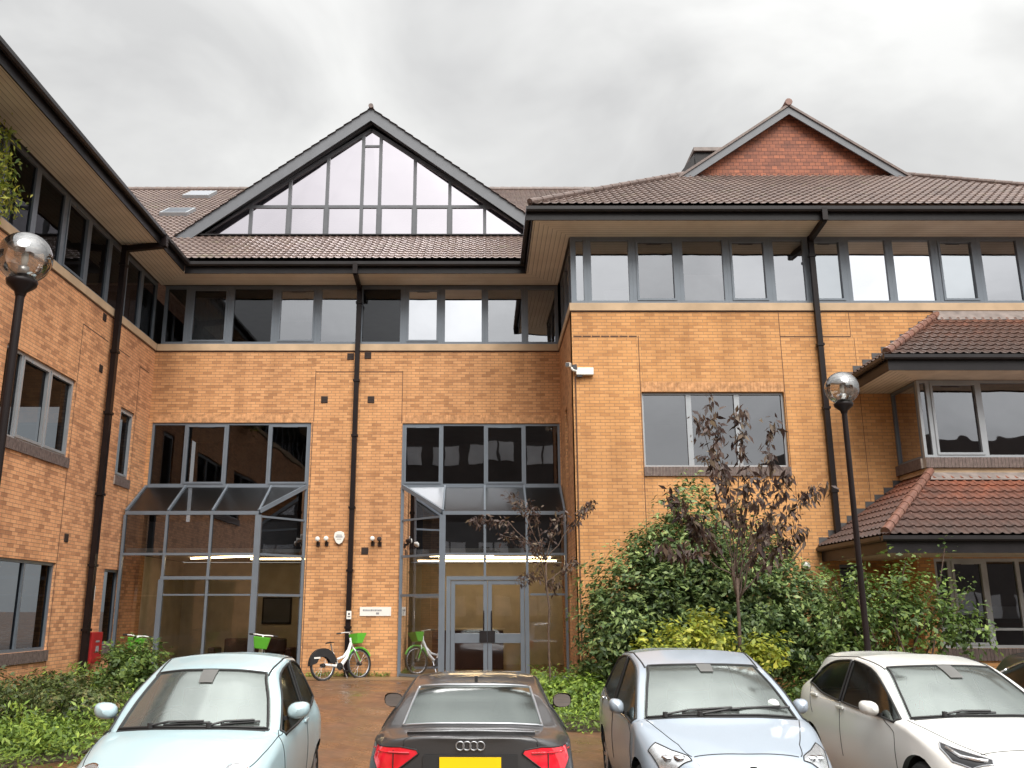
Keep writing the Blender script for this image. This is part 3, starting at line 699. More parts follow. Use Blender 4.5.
def clip_pane(x0, x1, z0, z1):
    pts = [(x0, z0), (x1, z0)]
    t1 = min(z1, top(x1)); t0 = min(z1, top(x0)); 
    if t1 > z0: pts.append((x1, t1))
    for xx in sorted((GX, GX - (GA - z1) / GS2, GX + (GA - z1) / GS2), reverse=True):
        if x0 < xx < x1: pts.append((xx, min(z1, top(xx))))
    if t0 > z0: pts.append((x0, t0))
    if len(pts) >= 3:
        j = random.uniform(-.004, .004)
        MB().add([(a, GY + j * (k % 2), c) for k, (a, c) in enumerate(pts)], [tuple(range(len(pts)))]).build('pane', M['glass_gable'], fgo, recalc=False)
for a, b in zip(edges[:-1], edges[1:]):
    clip_pane(a, b, GB, ZTR)
    if top((a + b) / 2) > ZTR: clip_pane(max(a, GX - xr), min(b, GX + xr), ZTR, 99)
# solid flank walls between the blocks
mb = MB(); mb.box((-9.6, D + .32, 0), (-9.45, 29, 10.4)); mb.box((2.42, D + .32, 3.2), (2.49, 29, 10.4)); mb.build('interior_wall', M['int_dark'], B)
# attic room behind
mb = MB(); mb.box((GX - 2.6, 28.5, 12.6), (GX + 2.6, 28.7, AP - 2.6)); mb.box((GX - 4.6, GY + .3, GB - .3), (GX + 5, 29, GB - .15)); mb.build('attic_room', M['int_wall'], B)
mb = MB(); mb.box((GX - HW + .1, GY - .3, 12.46), (GX + HW - .1, GY + .05, 12.50)); mb.build('flashing', M['fascia'], B)

# right wing hip roof with tile-hung gablet
vr = Vector((0, 1, TR_)).normalized(); XE0 = 1.1; XE1 = 16.85; RY = ER - .08
GRY = 23.9; GRZ = ZE + TR_ * (GRY - RY)
tile_roof('roof', (XE0, RY, ZE), (1, 0, 0), vr, XE1 - XE0, (GRY + .1 - RY) * math.hypot(1, TR_), M['tile'], B,
    clips=[((XE0, RY, 0), Vector((-1, 1, 0)).normalized()), ((XE1, RY, 0), Vector((1, 1, 0)).normalized())])
tile_roof('roof', (XE0, RY, ZE), (0, 1, 0), Vector((1, 0, TR_)).normalized(), 16, 5.9, M['tile'], B,
    clips=[((XE0, RY, 0), Vector((1, -1, 0)).normalized())])
tile_roof('roof', (XE1, RY, ZE), (0, 1, 0), Vector((-1, 0, TR_)).normalized(), 16, 5.9, M['tile'], B,
    clips=[((XE1, RY, 0), Vector((-1, -1, 0)).normalized())])
hl = GRY - RY
caps('hip', (XE0, RY, ZE + .06), (XE0 + hl, GRY, GRZ + .06), M['ridge_dark'], B, r=.075); caps('hip', (XE1, RY, ZE + .06), (XE1 - hl, GRY, GRZ + .06), M['ridge_dark'], B, r=.075)
QX = 8.97; QS = .69; QA = 16.02; QH = 3.62
MB().prism([(QX - 3.02, GRY, GRZ - .02), (QX + 3.02, GRY, GRZ - .02), (QX, GRY, 15.88)], (0, .2, 0)).build('tile_hung_gable', M['tilehung'], B)
def slab2(h, a0, a1, ya, yb, name, mat):
    pts = [(QX - h, ya, a0 - QS * h), (QX, ya, a0), (QX + h, ya, a0 - QS * h), (QX + h, ya, a1 - QS * h), (QX, ya, a1), (QX - h, ya, a1 - QS * h)]
    MB().add(pts + [(p[0], yb, p[2]) for p in pts],
        [(0, 1, 4, 5), (1, 2, 3, 4), (6, 11, 10, 7), (7, 10, 9, 8), (0, 6, 7, 1), (1, 7, 8, 2), (5, 4, 10, 11), (4, 3, 9, 10), (0, 5, 11, 6), (2, 8, 9, 3)]).build(name, mat, B)
slab2(QH, QA - .06, QA - .34, GRY - .25, GRY - .21, 'barge_board', M['barge'])
slab2(QH, QA - .02, QA - .10, GRY - .29, 34, 'gablet_roof', M['ridge_dark'])
caps('ridge', (QX, GRY - .32, QA + .02), (QX, 33, QA + .02), M['ridge'], B, r=.10)
# roof lantern behind the gablet
mb = MB(); mb.box((6.75, 26, 14.4), (7.5, 27.2, 15.72)); mb.box((6.7, 25.9, 15.72), (7.6, 27.3, 15.84), 1); mb.prism([(6.2, 25.9, 14.9), (6.7, 25.9, 14.9), (6.7, 25.9, 15.6)], (0, 1.2, 0))
mb.build('roof_vent', [M['fascia'], M['lead']], B)

# --- right oriel bay
YB = 18.9; XB = 9.37; XB1 = 14.2
M['brick_b'] = M['brick_right']
FB = Fr(lambda u, d, z: (u, YB + d, z)); FBs = Fr(lambda u, d, z: (XB + d, u, z))
window(FB, XB + .02, XB1, 4.76, 6.45, B, mull=(9.62, 10.72, 11.85, 13.0), glass='glass_rw', fm='frame_light', fw=.06, mw=.09, dep=.02, sash=(1, 3))
window(FBs, YB + .12, RW - .01, 4.76, 6.45, B, glass='glass_mid', fm='frame', fw=.06, dep=.02)
soldier(FB, XB, XB1, 4.54, 4.757, B, out=.05); soldier(FBs, YB + .1, RW - .005, 4.54, 4.757, B, out=.05)
mb = MB(); mb.box((XB + .02, YB + .02, 4.44), (XB1, RW, 4.535)); mb.build('stone_band', M['stone'], B)
MB().box((XB + .1, YB + .15, 4.3), (XB1, RW, 4.44)).build('bay_floor', M['int_dark'], B)
MB().box((XB + .12, RW - .25, 4.8), (XB1 - .1, RW - .15, 6.4)).build('bay_room', M['int_dark'], B)
# bay roofs
def bay_roof(xe, ye, ze, xt, yt, zt, x1, mat, xw):
    run = yt - ye; tt = (zt - ze) / run
    vv = Vector((0, 1, tt)).normalized(); sl = math.hypot(run, zt - ze)
    tile_roof('bay_roof', (xe, ye, ze), (1, 0, 0), vv, x1 - xe, sl, mat, B, clips=[((xe, ye, 0), Vector((-(run), (xt - xe), 0)).normalized()), ((0, yt, 0), (0, 1, 0))], roll=.19, course=.28, amp=.03, lift=.03)
    run2 = xt - xe; vv2 = Vector((run2, 0, zt - ze)).normalized()
    tile_roof('bay_roof', (xe, ye, ze), (0, 1, 0), vv2, RW - ye, math.hypot(run2, zt - ze), mat, B, clips=[((xe, ye, 0), Vector((run, -(xt - xe), 0)).normalized()), ((0, RW - .005, 0), (0, 1, 0)), ((xt + .02, 0, 0), (1, 0, 0))], roll=.19, course=.28, amp=.03, lift=.03)
    MB().add([(xe + .05, ye + .05, ze - .03), (x1, ye + .05, ze - .03), (x1, yt, zt - .03), (xt, yt, zt - .03), (xe + .05, RW, ze - .03), (xt, RW, zt - .03)], [(0, 1, 2, 3), (0, 3, 5, 4)]).build('roof_deck', M['dark'], B)
    caps('hip', (xe + .02, ye + .02, ze + .06), (xt, yt, zt + .07), M['ridge'], B, r=.085, seg=.30)
    # stepped lead flashing up the wall
    mb = MB(); n = int(run2 / .22)
    for i in range(n):
        x = xe + run2 * i / n; z = ze + (zt - ze) * (i + 1) / n
        mb.box((x, RW - .012, z - .25), (x + run2 / n + .03, RW - .003, z + .05))
    mb.build('flashing', M['lead_dark'], B)
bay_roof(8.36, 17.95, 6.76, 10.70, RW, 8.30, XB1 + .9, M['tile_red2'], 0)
mb = MB(); mb.prism([(10.6, RW - .02, 8.46), (10.6, RW - .22, 8.18), (10.6, RW, 8.18)], (XB1 - 9.7, 0, 0)); mb.build('flashing', M['lead'], B)
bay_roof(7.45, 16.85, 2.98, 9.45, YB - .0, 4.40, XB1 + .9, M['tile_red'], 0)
mb = MB(); mb.prism([(9.45, YB - .02, 4.44), (9.3, YB - .30, 4.25), (9.3, YB, 4.2)], (XB1 - 8.7, 0, 0)); mb.build('flashing', M['lead'], B)
def bay_eave(xe, ye, zs, x1, yin, xin):
    xo, yo = xe + .06, ye + .06
    MB().prism([(xo, yo, zs), (x1, yo, zs), (x1, yin, zs), (xin, yin, zs)], (0, 0, .03)).build('soffit', M['soffit_w'], B)
    MB().prism([(xo, yo, zs), (xin, yin, zs), (xin, RW, zs), (xo, RW, zs)], (0, 0, .03)).build('soffit', M['soffit_x'], B)
    MB().box((xo - .03, yo - .03, zs - .03), (x1, yo - .001, zs + .2)).build('fascia', M['fascia'], B)
    MB().box((xo - .03, yo, zs - .03), (xo - .001, RW - .02, zs + .2)).build('fascia', M['fascia'], B)
    mb = MB(); prof = [(0.032, 0), (.06, -.05), (.11, -.05), (.14, -.02), (.14, .05), (.032, .04)]
    mb.prism([(xo - .14, yo - x, zs + .235 + z) for x, z in prof], (x1 - xo + .14, 0, 0)); mb.prism([(xo - x, yo - .0, zs + .235 + z) for x, z in prof], (0, RW - yo - .02, 0))
    mb.build('gutter', M['gutter'], B)
M['soffit_w'] = simple('cream_soffit', (.66, .60, .50), .7)
bay_eave(8.36, 17.95, 6.46, XB1 + .9, YB + .02, XB + .02)
bay_eave(7.45, 16.85, 2.68, XB1 + .9, YB + .02, XB + .02)
# ground floor of the bay
mb = MB(); 
FBm = FB
wall(FB, 8.95, XB1, -.4, 2.7, [(9.3, XB1 - .2, .88, 2.66)], M['brick_b'], B, thick=.2)
wall(Fr(lambda u, d, z: (8.95 + d, u, z)), YB + .21, RW, -.4, 2.7, [], M['brick_b'], B, thick=.2)
M['frame_pale'] = simple('pale_window_frame', (.42, .44, .45), .4)
window(FB, 9.3, XB1 - .2, .88, 2.66, B, mull=(9.62, 10.35, 11.02, 11.75, 12.6), glass='glass_mid', fm='frame_pale', fw=.06, mw=.08, dep=.03, trans=(1.25,), sash=(1,))
soldier(FB, 9.2, XB1, .64, .877, B, out=.05)
MB().box((9.3, RW - .1, 0), (XB1, RW - .02, 2.6)).build('bay_room', M['int_dark'], B)
MB().box((10.2, YB + .7, 1.45), (13.4, YB + .74, 1.7)).build('bay_room_shelf', M['frame_pale'], B)
MB().box((10.2, YB + .7, 1.28), (13.4, YB + .74, 1.36)).build('bay_room_shelf', M['sofa'], B)

# ================================================================== OPPOSITE BUILDING (behind the photographer, seen only in reflections)
OB = empty('opposite_building', (0, 0, 0), 0, 'dark brick office block with window bands standing opposite across the car park', 'building')
M['opp'] = simple('dark_opposite_brick', (.10, .085, .08), .9, vary=.2, nscale=.5)
M['opp_win'] = simple('opposite_window_band', (.74, .76, .78), .4, vary=.15, nscale=.8)  # pale colour stands in for the sky these windows would reflect
def opp(x0, x1, y, h, ridge):
    mb = MB(); mb.box((x0, y - 14, -1), (x1, y, h))
    if ridge: mb.prism([(x0 - .5, y + .5, h), (x1 + .5, y + .5, h), (x1 - ridge[0], y - 7, h + ridge[1]), (x0 + ridge[0], y - 7, h + ridge[1])], (0, .01, .01)); mb.add([(x0 - .5, y + .5, h), (x1 + .5, y + .5, h), (x1 - ridge[0], y - 7, h + ridge[1]), (x0 + ridge[0], y - 7, h + ridge[1]), (x0 - .5, y - 14.5, h), (x1 + .5, y - 14.5, h)], [(0, 1, 2, 3), (4, 5, 2, 3), (0, 3, 4), (1, 2, 5)])
    mb.build('wall', M['opp'], OB)
    z = 1.2
    while z + 1.5 < h:
        x = x0 + .8
        while x + 2.3 < x1:
            w = MB(); w.box((x, y, z), (x + 1.0, y + .04, z + 1.3)); w.box((x + 1.12, y, z), (x + 2.1, y + .04, z + 1.3)); w.build('window', M['opp_win'], OB); x += 2.9
        z += 3.5
opp(-34, -10, -14, 16.5, (7, 5.0)); opp(-9.8, 7, -16, 17.0, (3, 1.2)); opp(7.3, 21, -18, 8.5, (4, 2.4)); opp(21, 46, -17, 12.0, None)

# ================================================================== CARS
M['rubber'] = simple('black_rubber', (.015, .015, .015), .55)
M['plastic'] = simple('black_plastic', (.022, .022, .023), .5)
M['tyre'] = simple('tyre', (.02, .02, .02), .85)
M['alloy'] = simple('alloy_rim', (.42, .43, .45), .3, .8)
M['chrome'] = simple('chrome', (.75, .76, .78), .12, 1.0, vary=.02)
M['seat'] = simple('dark_car_seat', (.06, .06, .062), .85)
M['seatl'] = simple('grey_car_trim', (.13, .13, .125), .85)
def paint(name, c, metal=.3, rough=.38, fl=.05):
    t = NT(name); dr = t.noise(220, 1, .5)
    d = t.ramp(dr, [(.60, (0, 0, 0)), (.68, (1, 1, 1))])
    t.set(Base_Color=t.mix(t.math('MULTIPLY', t.noise(3, 4), .25), (*c, 1), (*[v * .8 for v in c], 1)), Metallic=metal * .5, Roughness=rough, Coat_Weight=.8, Coat_Roughness=.05)
    nb = t.node('ShaderNodeBump', {'Height': d, 'Strength': .25, 'Distance': .003}); t.l.new(nb.outputs[0], t.b.inputs['Coat Normal'])
    return t.m
def carglass(name, refl, tint, mist=.0):
    t = NT(name); t.n.remove(t.b)
    lw = t.node('ShaderNodeLayerWeight', {'Blend': .45})
    f = t.math('MINIMUM', t.math('ADD', t.math('MULTIPLY', lw.outputs['Fresnel'], .7), refl), 1.0)
    tr = t.node('ShaderNodeBsdfTransparent', {'Color': (*tint, 1)})
    gl = t.node('ShaderNodeBsdfGlossy', {'Color': (.80, .88, .84, 1), 'Roughness': .12})
    nb = t.node('ShaderNodeBump', {'Height': t.ramp(t.noise(160, 1), [(.58, (0, 0, 0)), (.66, (1, 1, 1))]), 'Strength': .02, 'Distance': .004}); t.l.new(nb.outputs[0], gl.inputs['Normal'])
    df = t.node('ShaderNodeBsdfDiffuse', {'Color': (.62, .68, .65, 1)})
    m0 = t.node('ShaderNodeMixShader', {0: mist}); t.l.new(tr.outputs[0], m0.inputs[1]); t.l.new(df.outputs[0], m0.inputs[2])
    mx = t.node('ShaderNodeMixShader', {0: f}); t.l.new(m0.outputs[0], mx.inputs[1]); t.l.new(gl.outputs[0], mx.inputs[2])
    t.l.new(mx.outputs[0], t.o.inputs[0]); return t.m
M['screen'] = carglass('rainy_windscreen', .20, (.50, .55, .52), .12)
M['cside'] = carglass('dark_side_glass', .05, (.18, .19, .19), .0)
M['lens'] = carglass('clear_lamp_lens', .18, (.85, .87, .88), .0)
M['lampref'] = simple('lamp_reflector', (.78, .80, .82), .22, .8, vary=.15, nscale=30)
M['black_gloss'] = simple('black_gloss', (.012, .012, .014), .12)
def redlens():
    t = NT('red_lamp_lens'); t.set(Base_Color=t.ramp(t.noise(9, 1), [(.35, (.55, .008, .018)), (.65, (.80, .02, .04))]), Roughness=.12, Coat_Weight=1.0, Emission_Color=(.9, .02, .04, 1), Emission_Strength=0.0); return t.m
M['redlens'] = redlens()
M['plate_y'] = simple('yellow_number_plate', (.90, .58, .005), .4, vary=.03)
M['white_plas'] = simple('white_plastic', (.75, .75, .73), .4, vary=.05)

def hermite(P, us):
    P = np.asarray(P, float); n = len(P); d = P[1:] - P[:-1]; m = np.zeros_like(P)
    for i in range(n):
        if i == 0: t = d[0].copy(); lim = np.linalg.norm(d[0]) * 1.5
        elif i == n - 1: t = d[-1].copy(); lim = np.linalg.norm(d[-1]) * 1.5
        else:
            l0, l1 = np.linalg.norm(d[i - 1]), np.linalg.norm(d[i]); t = (d[i - 1] + d[i]) / 2
            lim = 1.6 * min(l0, l1)
        k = np.linalg.norm(t)
        if k > lim and k > 0: t = t * (lim / k)
        m[i] = t
    out = []
    for u in us:
        i = min(int(u), n - 2); f = u - i
        h = (2 * f ** 3 - 3 * f ** 2 + 1, f ** 3 - 2 * f ** 2 + f, -2 * f ** 3 + 3 * f ** 2, f ** 3 - f ** 2)
        out.append(h[0] * P[i] + h[1] * m[i] + h[2] * P[i + 1] + h[3] * m[i + 1])
    return np.array(out)
NU, NV = 6, 6
class Car:
    def __init__(s, name, stations, paintm, loc, heading, label, cat='car', zsc=1.0, xsc=1.0, crest=0.0, l0=1.7):
        s.root = empty(name, loc, -R(heading), label, cat); s.root.scale = (xsc, 1, zsc)
        ctrl = np.array(stations, float)                # [station][row 0..8] = (l, w, z)
        s.ns = len(ctrl)
        for a in ctrl:
            for q in a[5:]:
                if q[2] > 1.2: q[2] += crest * min(1, max(0, (q[0] - l0) / .6))
        us = np.arange((s.ns - 1) * NU + 1) / NU; vs = np.arange(8 * NV + 1) / NV
        A = np.stack([hermite(ctrl[:, r], us) for r in range(9)], axis=1)        # U x 9 x 3
        S = np.stack([hermite(A[i], vs) for i in range(len(us))], axis=0)         # U x V x 3
        S[:, :, 1] = np.maximum(S[:, :, 1], 0); S[:, -1, 1] = 0
        s.S = S; s.p = paintm; s.reg = {}
    def P(s, u, v, side=1, out=0.0):
        i = min(max(u * NU, 0), s.S.shape[0] - 1.001); j = min(max(v * NV, 0), s.S.shape[1] - 1.001)
        a, b = int(i), int(j); f, g = i - a, j - b; S = s.S
        p = (S[a, b] * (1 - f) * (1 - g) + S[a + 1, b] * f * (1 - g) + S[a, b + 1] * (1 - f) * g + S[a + 1, b + 1] * f * g)
        q = Vector((p[1] * side, p[0], p[2]))
        if out:
            du = S[a + 1, b] - S[a, b]; dv = S[a, b + 1] - S[a, b]
            n = Vector((du[1], du[0], du[2])).cross(Vector((dv[1], dv[0], dv[2])))
            if n.length > 1e-9:
                n.normalize(); c = Vector((p[1] , p[0] - s.mid, p[2] - .6))
                if n.dot(c) < 0: n = -n
                n.x *= side; q += n * out
        return q
    def region(s, u0, u1, v0, v1, side, name, mat, parent=None, out=0, inset=0):
        i0, i1, j0, j1 = round(u0 * NU), round(u1 * NU), round(v0 * NV), round(v1 * NV)
        sides = (1, -1) if side == 0 else (side,)
        vs, fs = [], []
        for sd in sides:
            k = len(vs); w = j1 - j0 + 1
            for i in range(i0, i1 + 1):
                for j in range(j0, j1 + 1):
                    p = s.S[i, j]; vs.append((p[1] * sd, p[0], p[2]))
            for i in range(i1 - i0):
                for j in range(j1 - j0): fs.append((k + i * w + j, k + i * w + j + 1, k + (i + 1) * w + j + 1, k + (i + 1) * w + j))
        mb = MB(); mb.add(vs, fs); o = mb.build(name, mat, parent or s.root, smooth=True, recalc=False)
        bm = bmesh.new(); bm.from_mesh(o.data); bmesh.ops.remove_doubles(bm, verts=bm.verts, dist=.0005); bmesh.ops.recalc_face_normals(bm, faces=bm.faces); bm.to_mesh(o.data); bm.free()
        for sd in sides:
            for i in range(i0, i1):
                for j in range(j0, j1): s.reg[(sd, i, j)] = 1
        return o
    def seal(s, u0, u1, v0, v1, side, parent, r=.011, mat='rubber'):
        n = 10; pts = []
        e = .004
        if side == 0:
            for k in range(n + 1): pts.append(s.P(u0 + (u1 - u0) * k / n, v0, 1, e))
            for k in range(1, n + 1): pts.append(s.P(u1, v0 + (8 - v0) * k / n, 1, e))
            for k in range(1, n + 1): pts.append(s.P(u1, 8 + (v0 - 8) * k / n, -1, e))
            for k in range(1, n + 1): pts.append(s.P(u1 + (u0 - u1) * k / n, v0, -1, e))
            for k in range(1, n + 1): pts.append(s.P(u0, v0 + (8 - v0) * k / n, -1, e))
            for k in range(1, n): pts.append(s.P(u0, 8 + (v0 - 8) * k / n, 1, e))
        else:
            for k in range(n): pts.append(s.P(u0 + (u1 - u0) * k / n, v0, side, e))
            for k in range(n): pts.append(s.P(u1, v0 + (v1 - v0) * k / n, side, e))
            for k in range(n): pts.append(s.P(u1 + (u0 - u1) * k / n, v1, side, e))
            for k in range(n): pts.append(s.P(u0, v1 + (v0 - v1) * k / n, side, e))
        return MB().tube(pts, r, 6, closed=True).build('seal', M[mat], parent, smooth=True)
    def line(s, pts, parent, r=.0045, mat='rubber', name='panel_gap', side=(1, -1), o=0.0):
        runs = []
        for sd in side:
            q = []
            for (ua, va), (ub, vb) in zip(pts[:-1], pts[1:]):
                m = max(2, int(8 * max(abs(ua - ub), abs(va - vb)))); q += [s.P(ua + (ub - ua) * k / m, va + (vb - va) * k / m, sd, o) for k in range(m)]
            q.append(s.P(*pts[-1], sd, o)); runs.append(q)
        if pts[-1][1] == 8 and len(runs) == 2: runs = [runs[0] + runs[1][::-1][1:]]
        for q in runs: ob = MB().tube(q, r, 5).build(name, M[mat], parent, smooth=True)
        return ob
    def body(s, wheels, wr):
        S = s.S; nu, nv = S.shape[:2]; vs = []; fs = []
        for sd in (1, -1):
            for i in range(nu):
                for j in range(nv): vs.append([S[i, j, 1] * sd, S[i, j, 0], S[i, j, 2]])
        off = nu * nv; arr = np.array(vs); cut = set()
        ra = wr + .055
        for sd in (1, -1):
            k0 = 0 if sd == 1 else off
            for i in range(nu - 1):
                for j in range(nv - 1):
                    if (sd, i, j) in s.reg: continue
                    q = (k0 + i * nv + j, k0 + i * nv + j + 1, k0 + (i + 1) * nv + j + 1, k0 + (i + 1) * nv + j)
                    c = arr[list(q)].mean(0)
                    if any((c[1] - wl) ** 2 + (c[2] - wr) ** 2 < ra ** 2 and abs(c[0]) > .5 and j < 4.2 * NV for wl in wheels): cut.update(q); continue
                    fs.append(q)
        used = set(a for f in fs for a in f)
        for a in cut & used:
            p = arr[a]
            for wl in wheels:
                dd = math.hypot(p[1] - wl, p[2] - wr)
                if dd < ra * 1.45 and dd > 0: p[1] = wl + (p[1] - wl) * ra / dd; p[2] = wr + (p[2] - wr) * ra / dd
        mb = MB(); mb.add(arr.tolist(), fs); o = mb.build('body', s.p, s.root, smooth=True, recalc=False)
        bm = bmesh.new(); bm.from_mesh(o.data); bmesh.ops.remove_doubles(bm, verts=bm.verts, dist=.0005)
        bmesh.ops.delete(bm, geom=[v_ for v_ in bm.verts if not v_.link_faces], context='VERTS')
        bmesh.ops.recalc_face_normals(bm, faces=bm.faces); bm.to_mesh(o.data); bm.free()
        s.bo = o
        bm = bmesh.new(); bm.from_mesh(o.data); s.bvh = BVHTree.FromBMesh(bm); bm.free()
        # wheel wells, lips, wheels
        for wl in wheels:
            for sd in (1, -1):
                W = max(abs(arr[:, 0])) 
                ar = MB(); n = 16
                for k in range(n):
                    a0, a1 = math.pi * k / n - .15, math.pi * (k + 1) / n - .15 + .0
                    a0 = -.2 + (math.pi + .4) * k / n; a1 = -.2 + (math.pi + .4) * (k + 1) / n
                    ar.quad((sd * .45, wl + ra * math.cos(a0), wr + ra * math.sin(a0)), (sd * .45, wl + ra * math.cos(a1), wr + ra * math.sin(a1)), (sd * (W - .06), wl + ra * math.cos(a1), wr + ra * math.sin(a1)), (sd * (W - .06), wl + ra * math.cos(a0), wr + ra * math.sin(a0)))
                ar.quad((sd * .45, wl - ra, .1), (sd * .45, wl + ra, .1), (sd * .45, wl + ra, wr + ra), (sd * .45, wl - ra, wr + ra))
                ar.build('wheel_arch', M['plastic'], s.root, recalc=False)
                s.wheel(sd, wl, wr, W)
    def wheel(s, sd, wl, wr, W):
        x0 = sd * (W - .24); x1 = sd * (W - .035)
        m = MB(); c = (0, wl, wr); q = abs(x1) ; b_ = abs(x0)
        prof = [(wr * .66, b_), (wr * .93, b_ + .01), (wr, b_ + .04), (wr, q - .04), (wr * .93, q - .005), (wr * .70, q), (wr * .66, q - .02)]
        pr = [(r, sd * z) for r, z in prof]
        wo = m.lathe(pr, c, 28, axis='x').build('wheel', M['tyre'], s.root, smooth=True)
        rm = MB(); rm.lathe([(r, sd * z) for r, z in [(wr * .68, q - .012), (wr * .66, q - .03), (wr * .62, q - .05), (wr * .60, b_ + .02)]], c, 28, axis='x')
        for k in range(10):
            a = k * 2 * math.pi / 10; ca, sa = math.cos(a), math.sin(a)
            rm.beam((sd * (q - .03), wl + .05 * ca, wr + .05 * sa), (sd * (q - .022), wl + wr * .66 * ca, wr + wr * .66 * sa), .035, .03, up=(1, 0, 0))
        rm.lathe([(0, sd * (q - .01)), (.05, sd * (q - .014)), (.06, sd * (q - .05))], c, 16, axis='x')
        rm.build('rim', M['alloy'], wo)
    def decal(s, poly, dirv, name, mat, parent=None, out=.006, sub=3, axes=None, rim=None, rimmat='rubber'):
        """poly: 3D outline points, projected on the body along dirv"""
        dv = Vector(dirv).normalized(); bm = bmesh.new()
        f = bm.faces.new([bm.verts.new(Vector(p)) for p in poly]); bmesh.ops.triangulate(bm, faces=[f])
        for _ in range(sub): bmesh.ops.subdivide_edges(bm, edges=bm.edges[:], cuts=1, use_grid_fill=False); bmesh.ops.triangulate(bm, faces=bm.faces[:])
        def pr(co):
            h = s.bvh.ray_cast(co - dv * 2.0, dv)
            return (h[0] if h[0] else co) - dv * out
        for v_ in bm.verts: v_.co = pr(v_.co)
        me = bpy.data.meshes.new(name); bm.to_mesh(me); bm.free(); me.materials.append(mat); box_uv(me)
        me.polygons.foreach_set('use_smooth', [True] * len(me.polygons))
        o = bpy.data.objects.new(name, me); col.objects.link(o); o.parent = parent or s.root
        if rim:
            q = []
            for a, b in zip(poly, poly[1:] + poly[:1]):
                a, b = Vector(a), Vector(b); q += [pr(a.lerp(b, k / 6)) for k in range(6)]
            MB().tube(q, rim, 5, closed=True).build('surround', M[rimmat], o, smooth=True)
        return o
    def proj(s, co, dirv, out=0.0):
        dv = Vector(dirv).normalized(); h = s.bvh.ray_cast(Vector(co) - dv * 2, dv); return (h[0] if h[0] else Vector(co)) - dv * out
    def mirror(s, y, w, z, h=.15, wd=.21, mat=None, fdir=-1, base=.12, stalk=True):
        for sd in (1, -1):
            m = MB(); prof = []; n = 14; vs = []
            # rounded shell: superellipse section swept front-to-back
            for t, k in ((0, .0), (.01, .55), (.03, .80), (.07, .97), (.11, 1.0), (.13, .97)):
                ring = []
                for i in range(n):
                    a = i * 2 * math.pi / n; ca, sa = math.cos(a), math.sin(a)
                    ex = lambda q: math.copysign(abs(q) ** .75, q)
                    ring.append((sd * w + ex(ca) * wd / 2 * k * 1.0, y + fdir * (-.0) + (t - .065) * (-fdir), z + ex(sa) * h / 2 * k + .012 * ca * sd))
                vs.append(ring)
            V_ = [p for r_ in vs for p in r_]; F_ = []
            for a in range(len(vs) - 1):
                for i in range(n): F_.append((a * n + i, a * n + (i + 1) % n, (a + 1) * n + (i + 1) % n, (a + 1) * n + i))
            m.add(V_, F_); mo = m.build('wing_mirror', mat or s.p, s.root, smooth=True)
            yb = y + .066 * (-fdir); g = MB(); g.add([(sd * w + math.copysign(abs(math.cos(i * 2 * math.pi / n)) ** .75, math.cos(i * 2 * math.pi / n)) * wd / 2 * .90, yb, z + math.copysign(abs(math.sin(i * 2 * math.pi / n)) ** .75, math.sin(i * 2 * math.pi / n)) * h / 2 * .88) for i in range(n)], [tuple(range(n))])
            g.build('mirror_glass', M['mirror'], mo, recalc=False)
            a = MB(); a.beam((sd * (w - wd * .45), y, z - h * .42), (sd * (w - wd * .45 - base), y + .02, z - h * .55), .06, .035); a.build('mirror_arm', M['plastic'], mo)
    def interior(s, yd, ys, zb=.62, hw=.34, zt=1.2, front=-1, side=1):
        MB().box((-.70, yd, .62), (.70, yd + .42 * (-front), .90)).build('dashboard', M['seat'], s.root, bevel=.05)
        for sd in (1, -1):
            m = MB(); m.box((sd * hw - .24, ys, .35), (sd * hw + .24, ys - .5 * (-front), .55)); m.beam((sd * hw, ys + .0, .5), (sd * hw, ys + .17 * (-front), zt - .12), .46, .12, up=(0, 1, 0)); so_ = m.build('seat', M['seatl'], s.root, bevel=.04)
            MB().beam((sd * hw, ys + .18 * (-front), zt - .14), (sd * hw, ys + .2 * (-front), zt + .06), .26, .09, up=(0, 1, 0)).build('headrest', M['seatl'], so_, bevel=.03)
        m = MB(); c = Vector((side * hw, yd + .45 * (-front), .93)); m.tube([c + Vector((.18 * math.cos(a), .06 * math.sin(a) * (-front), .17 * math.sin(a))) for a in [k * math.pi / 12 for k in range(24)]], .016, 6, closed=True)
        m.build('steering_wheel', M['plastic'], s.root, smooth=True)
        MB().box((-.72, min(yd, ys) - .1, .2), (.72, max(yd, ys) + 1.2, .3)).build('cabin_floor', M['seat'], s.root)
M['mirror'] = glass_mat('mirror_glass', .55, (.05, .05, .05))
def ST(ll, W, zs, rows, z0=.2):
    """lower rows 0-3 from body width W and shoulder height zs, then rows 4..8 as given"""
    if isinstance(ll, (int, float)): ll = [ll] * 4
    w = [W * .93, W * .985, W, W * .985]; z = [z0, z0 + .30 * (zs - z0), z0 + .62 * (zs - z0), z0 + .88 * (zs - z0)]
    return [(ll[i], w[i], z[i]) for i in range(4)] + rows
def nose(l, zt):    # centre line of a bumper face; every row sits at w = 0
    zz = [.2, .32, .44, .56, .64]; return [(l[i], 0, zz[i] * zt / .76) for i in range(5)] + [(l[5 + k], 0, zt - .06 + .02 * k) for k in range(4)]
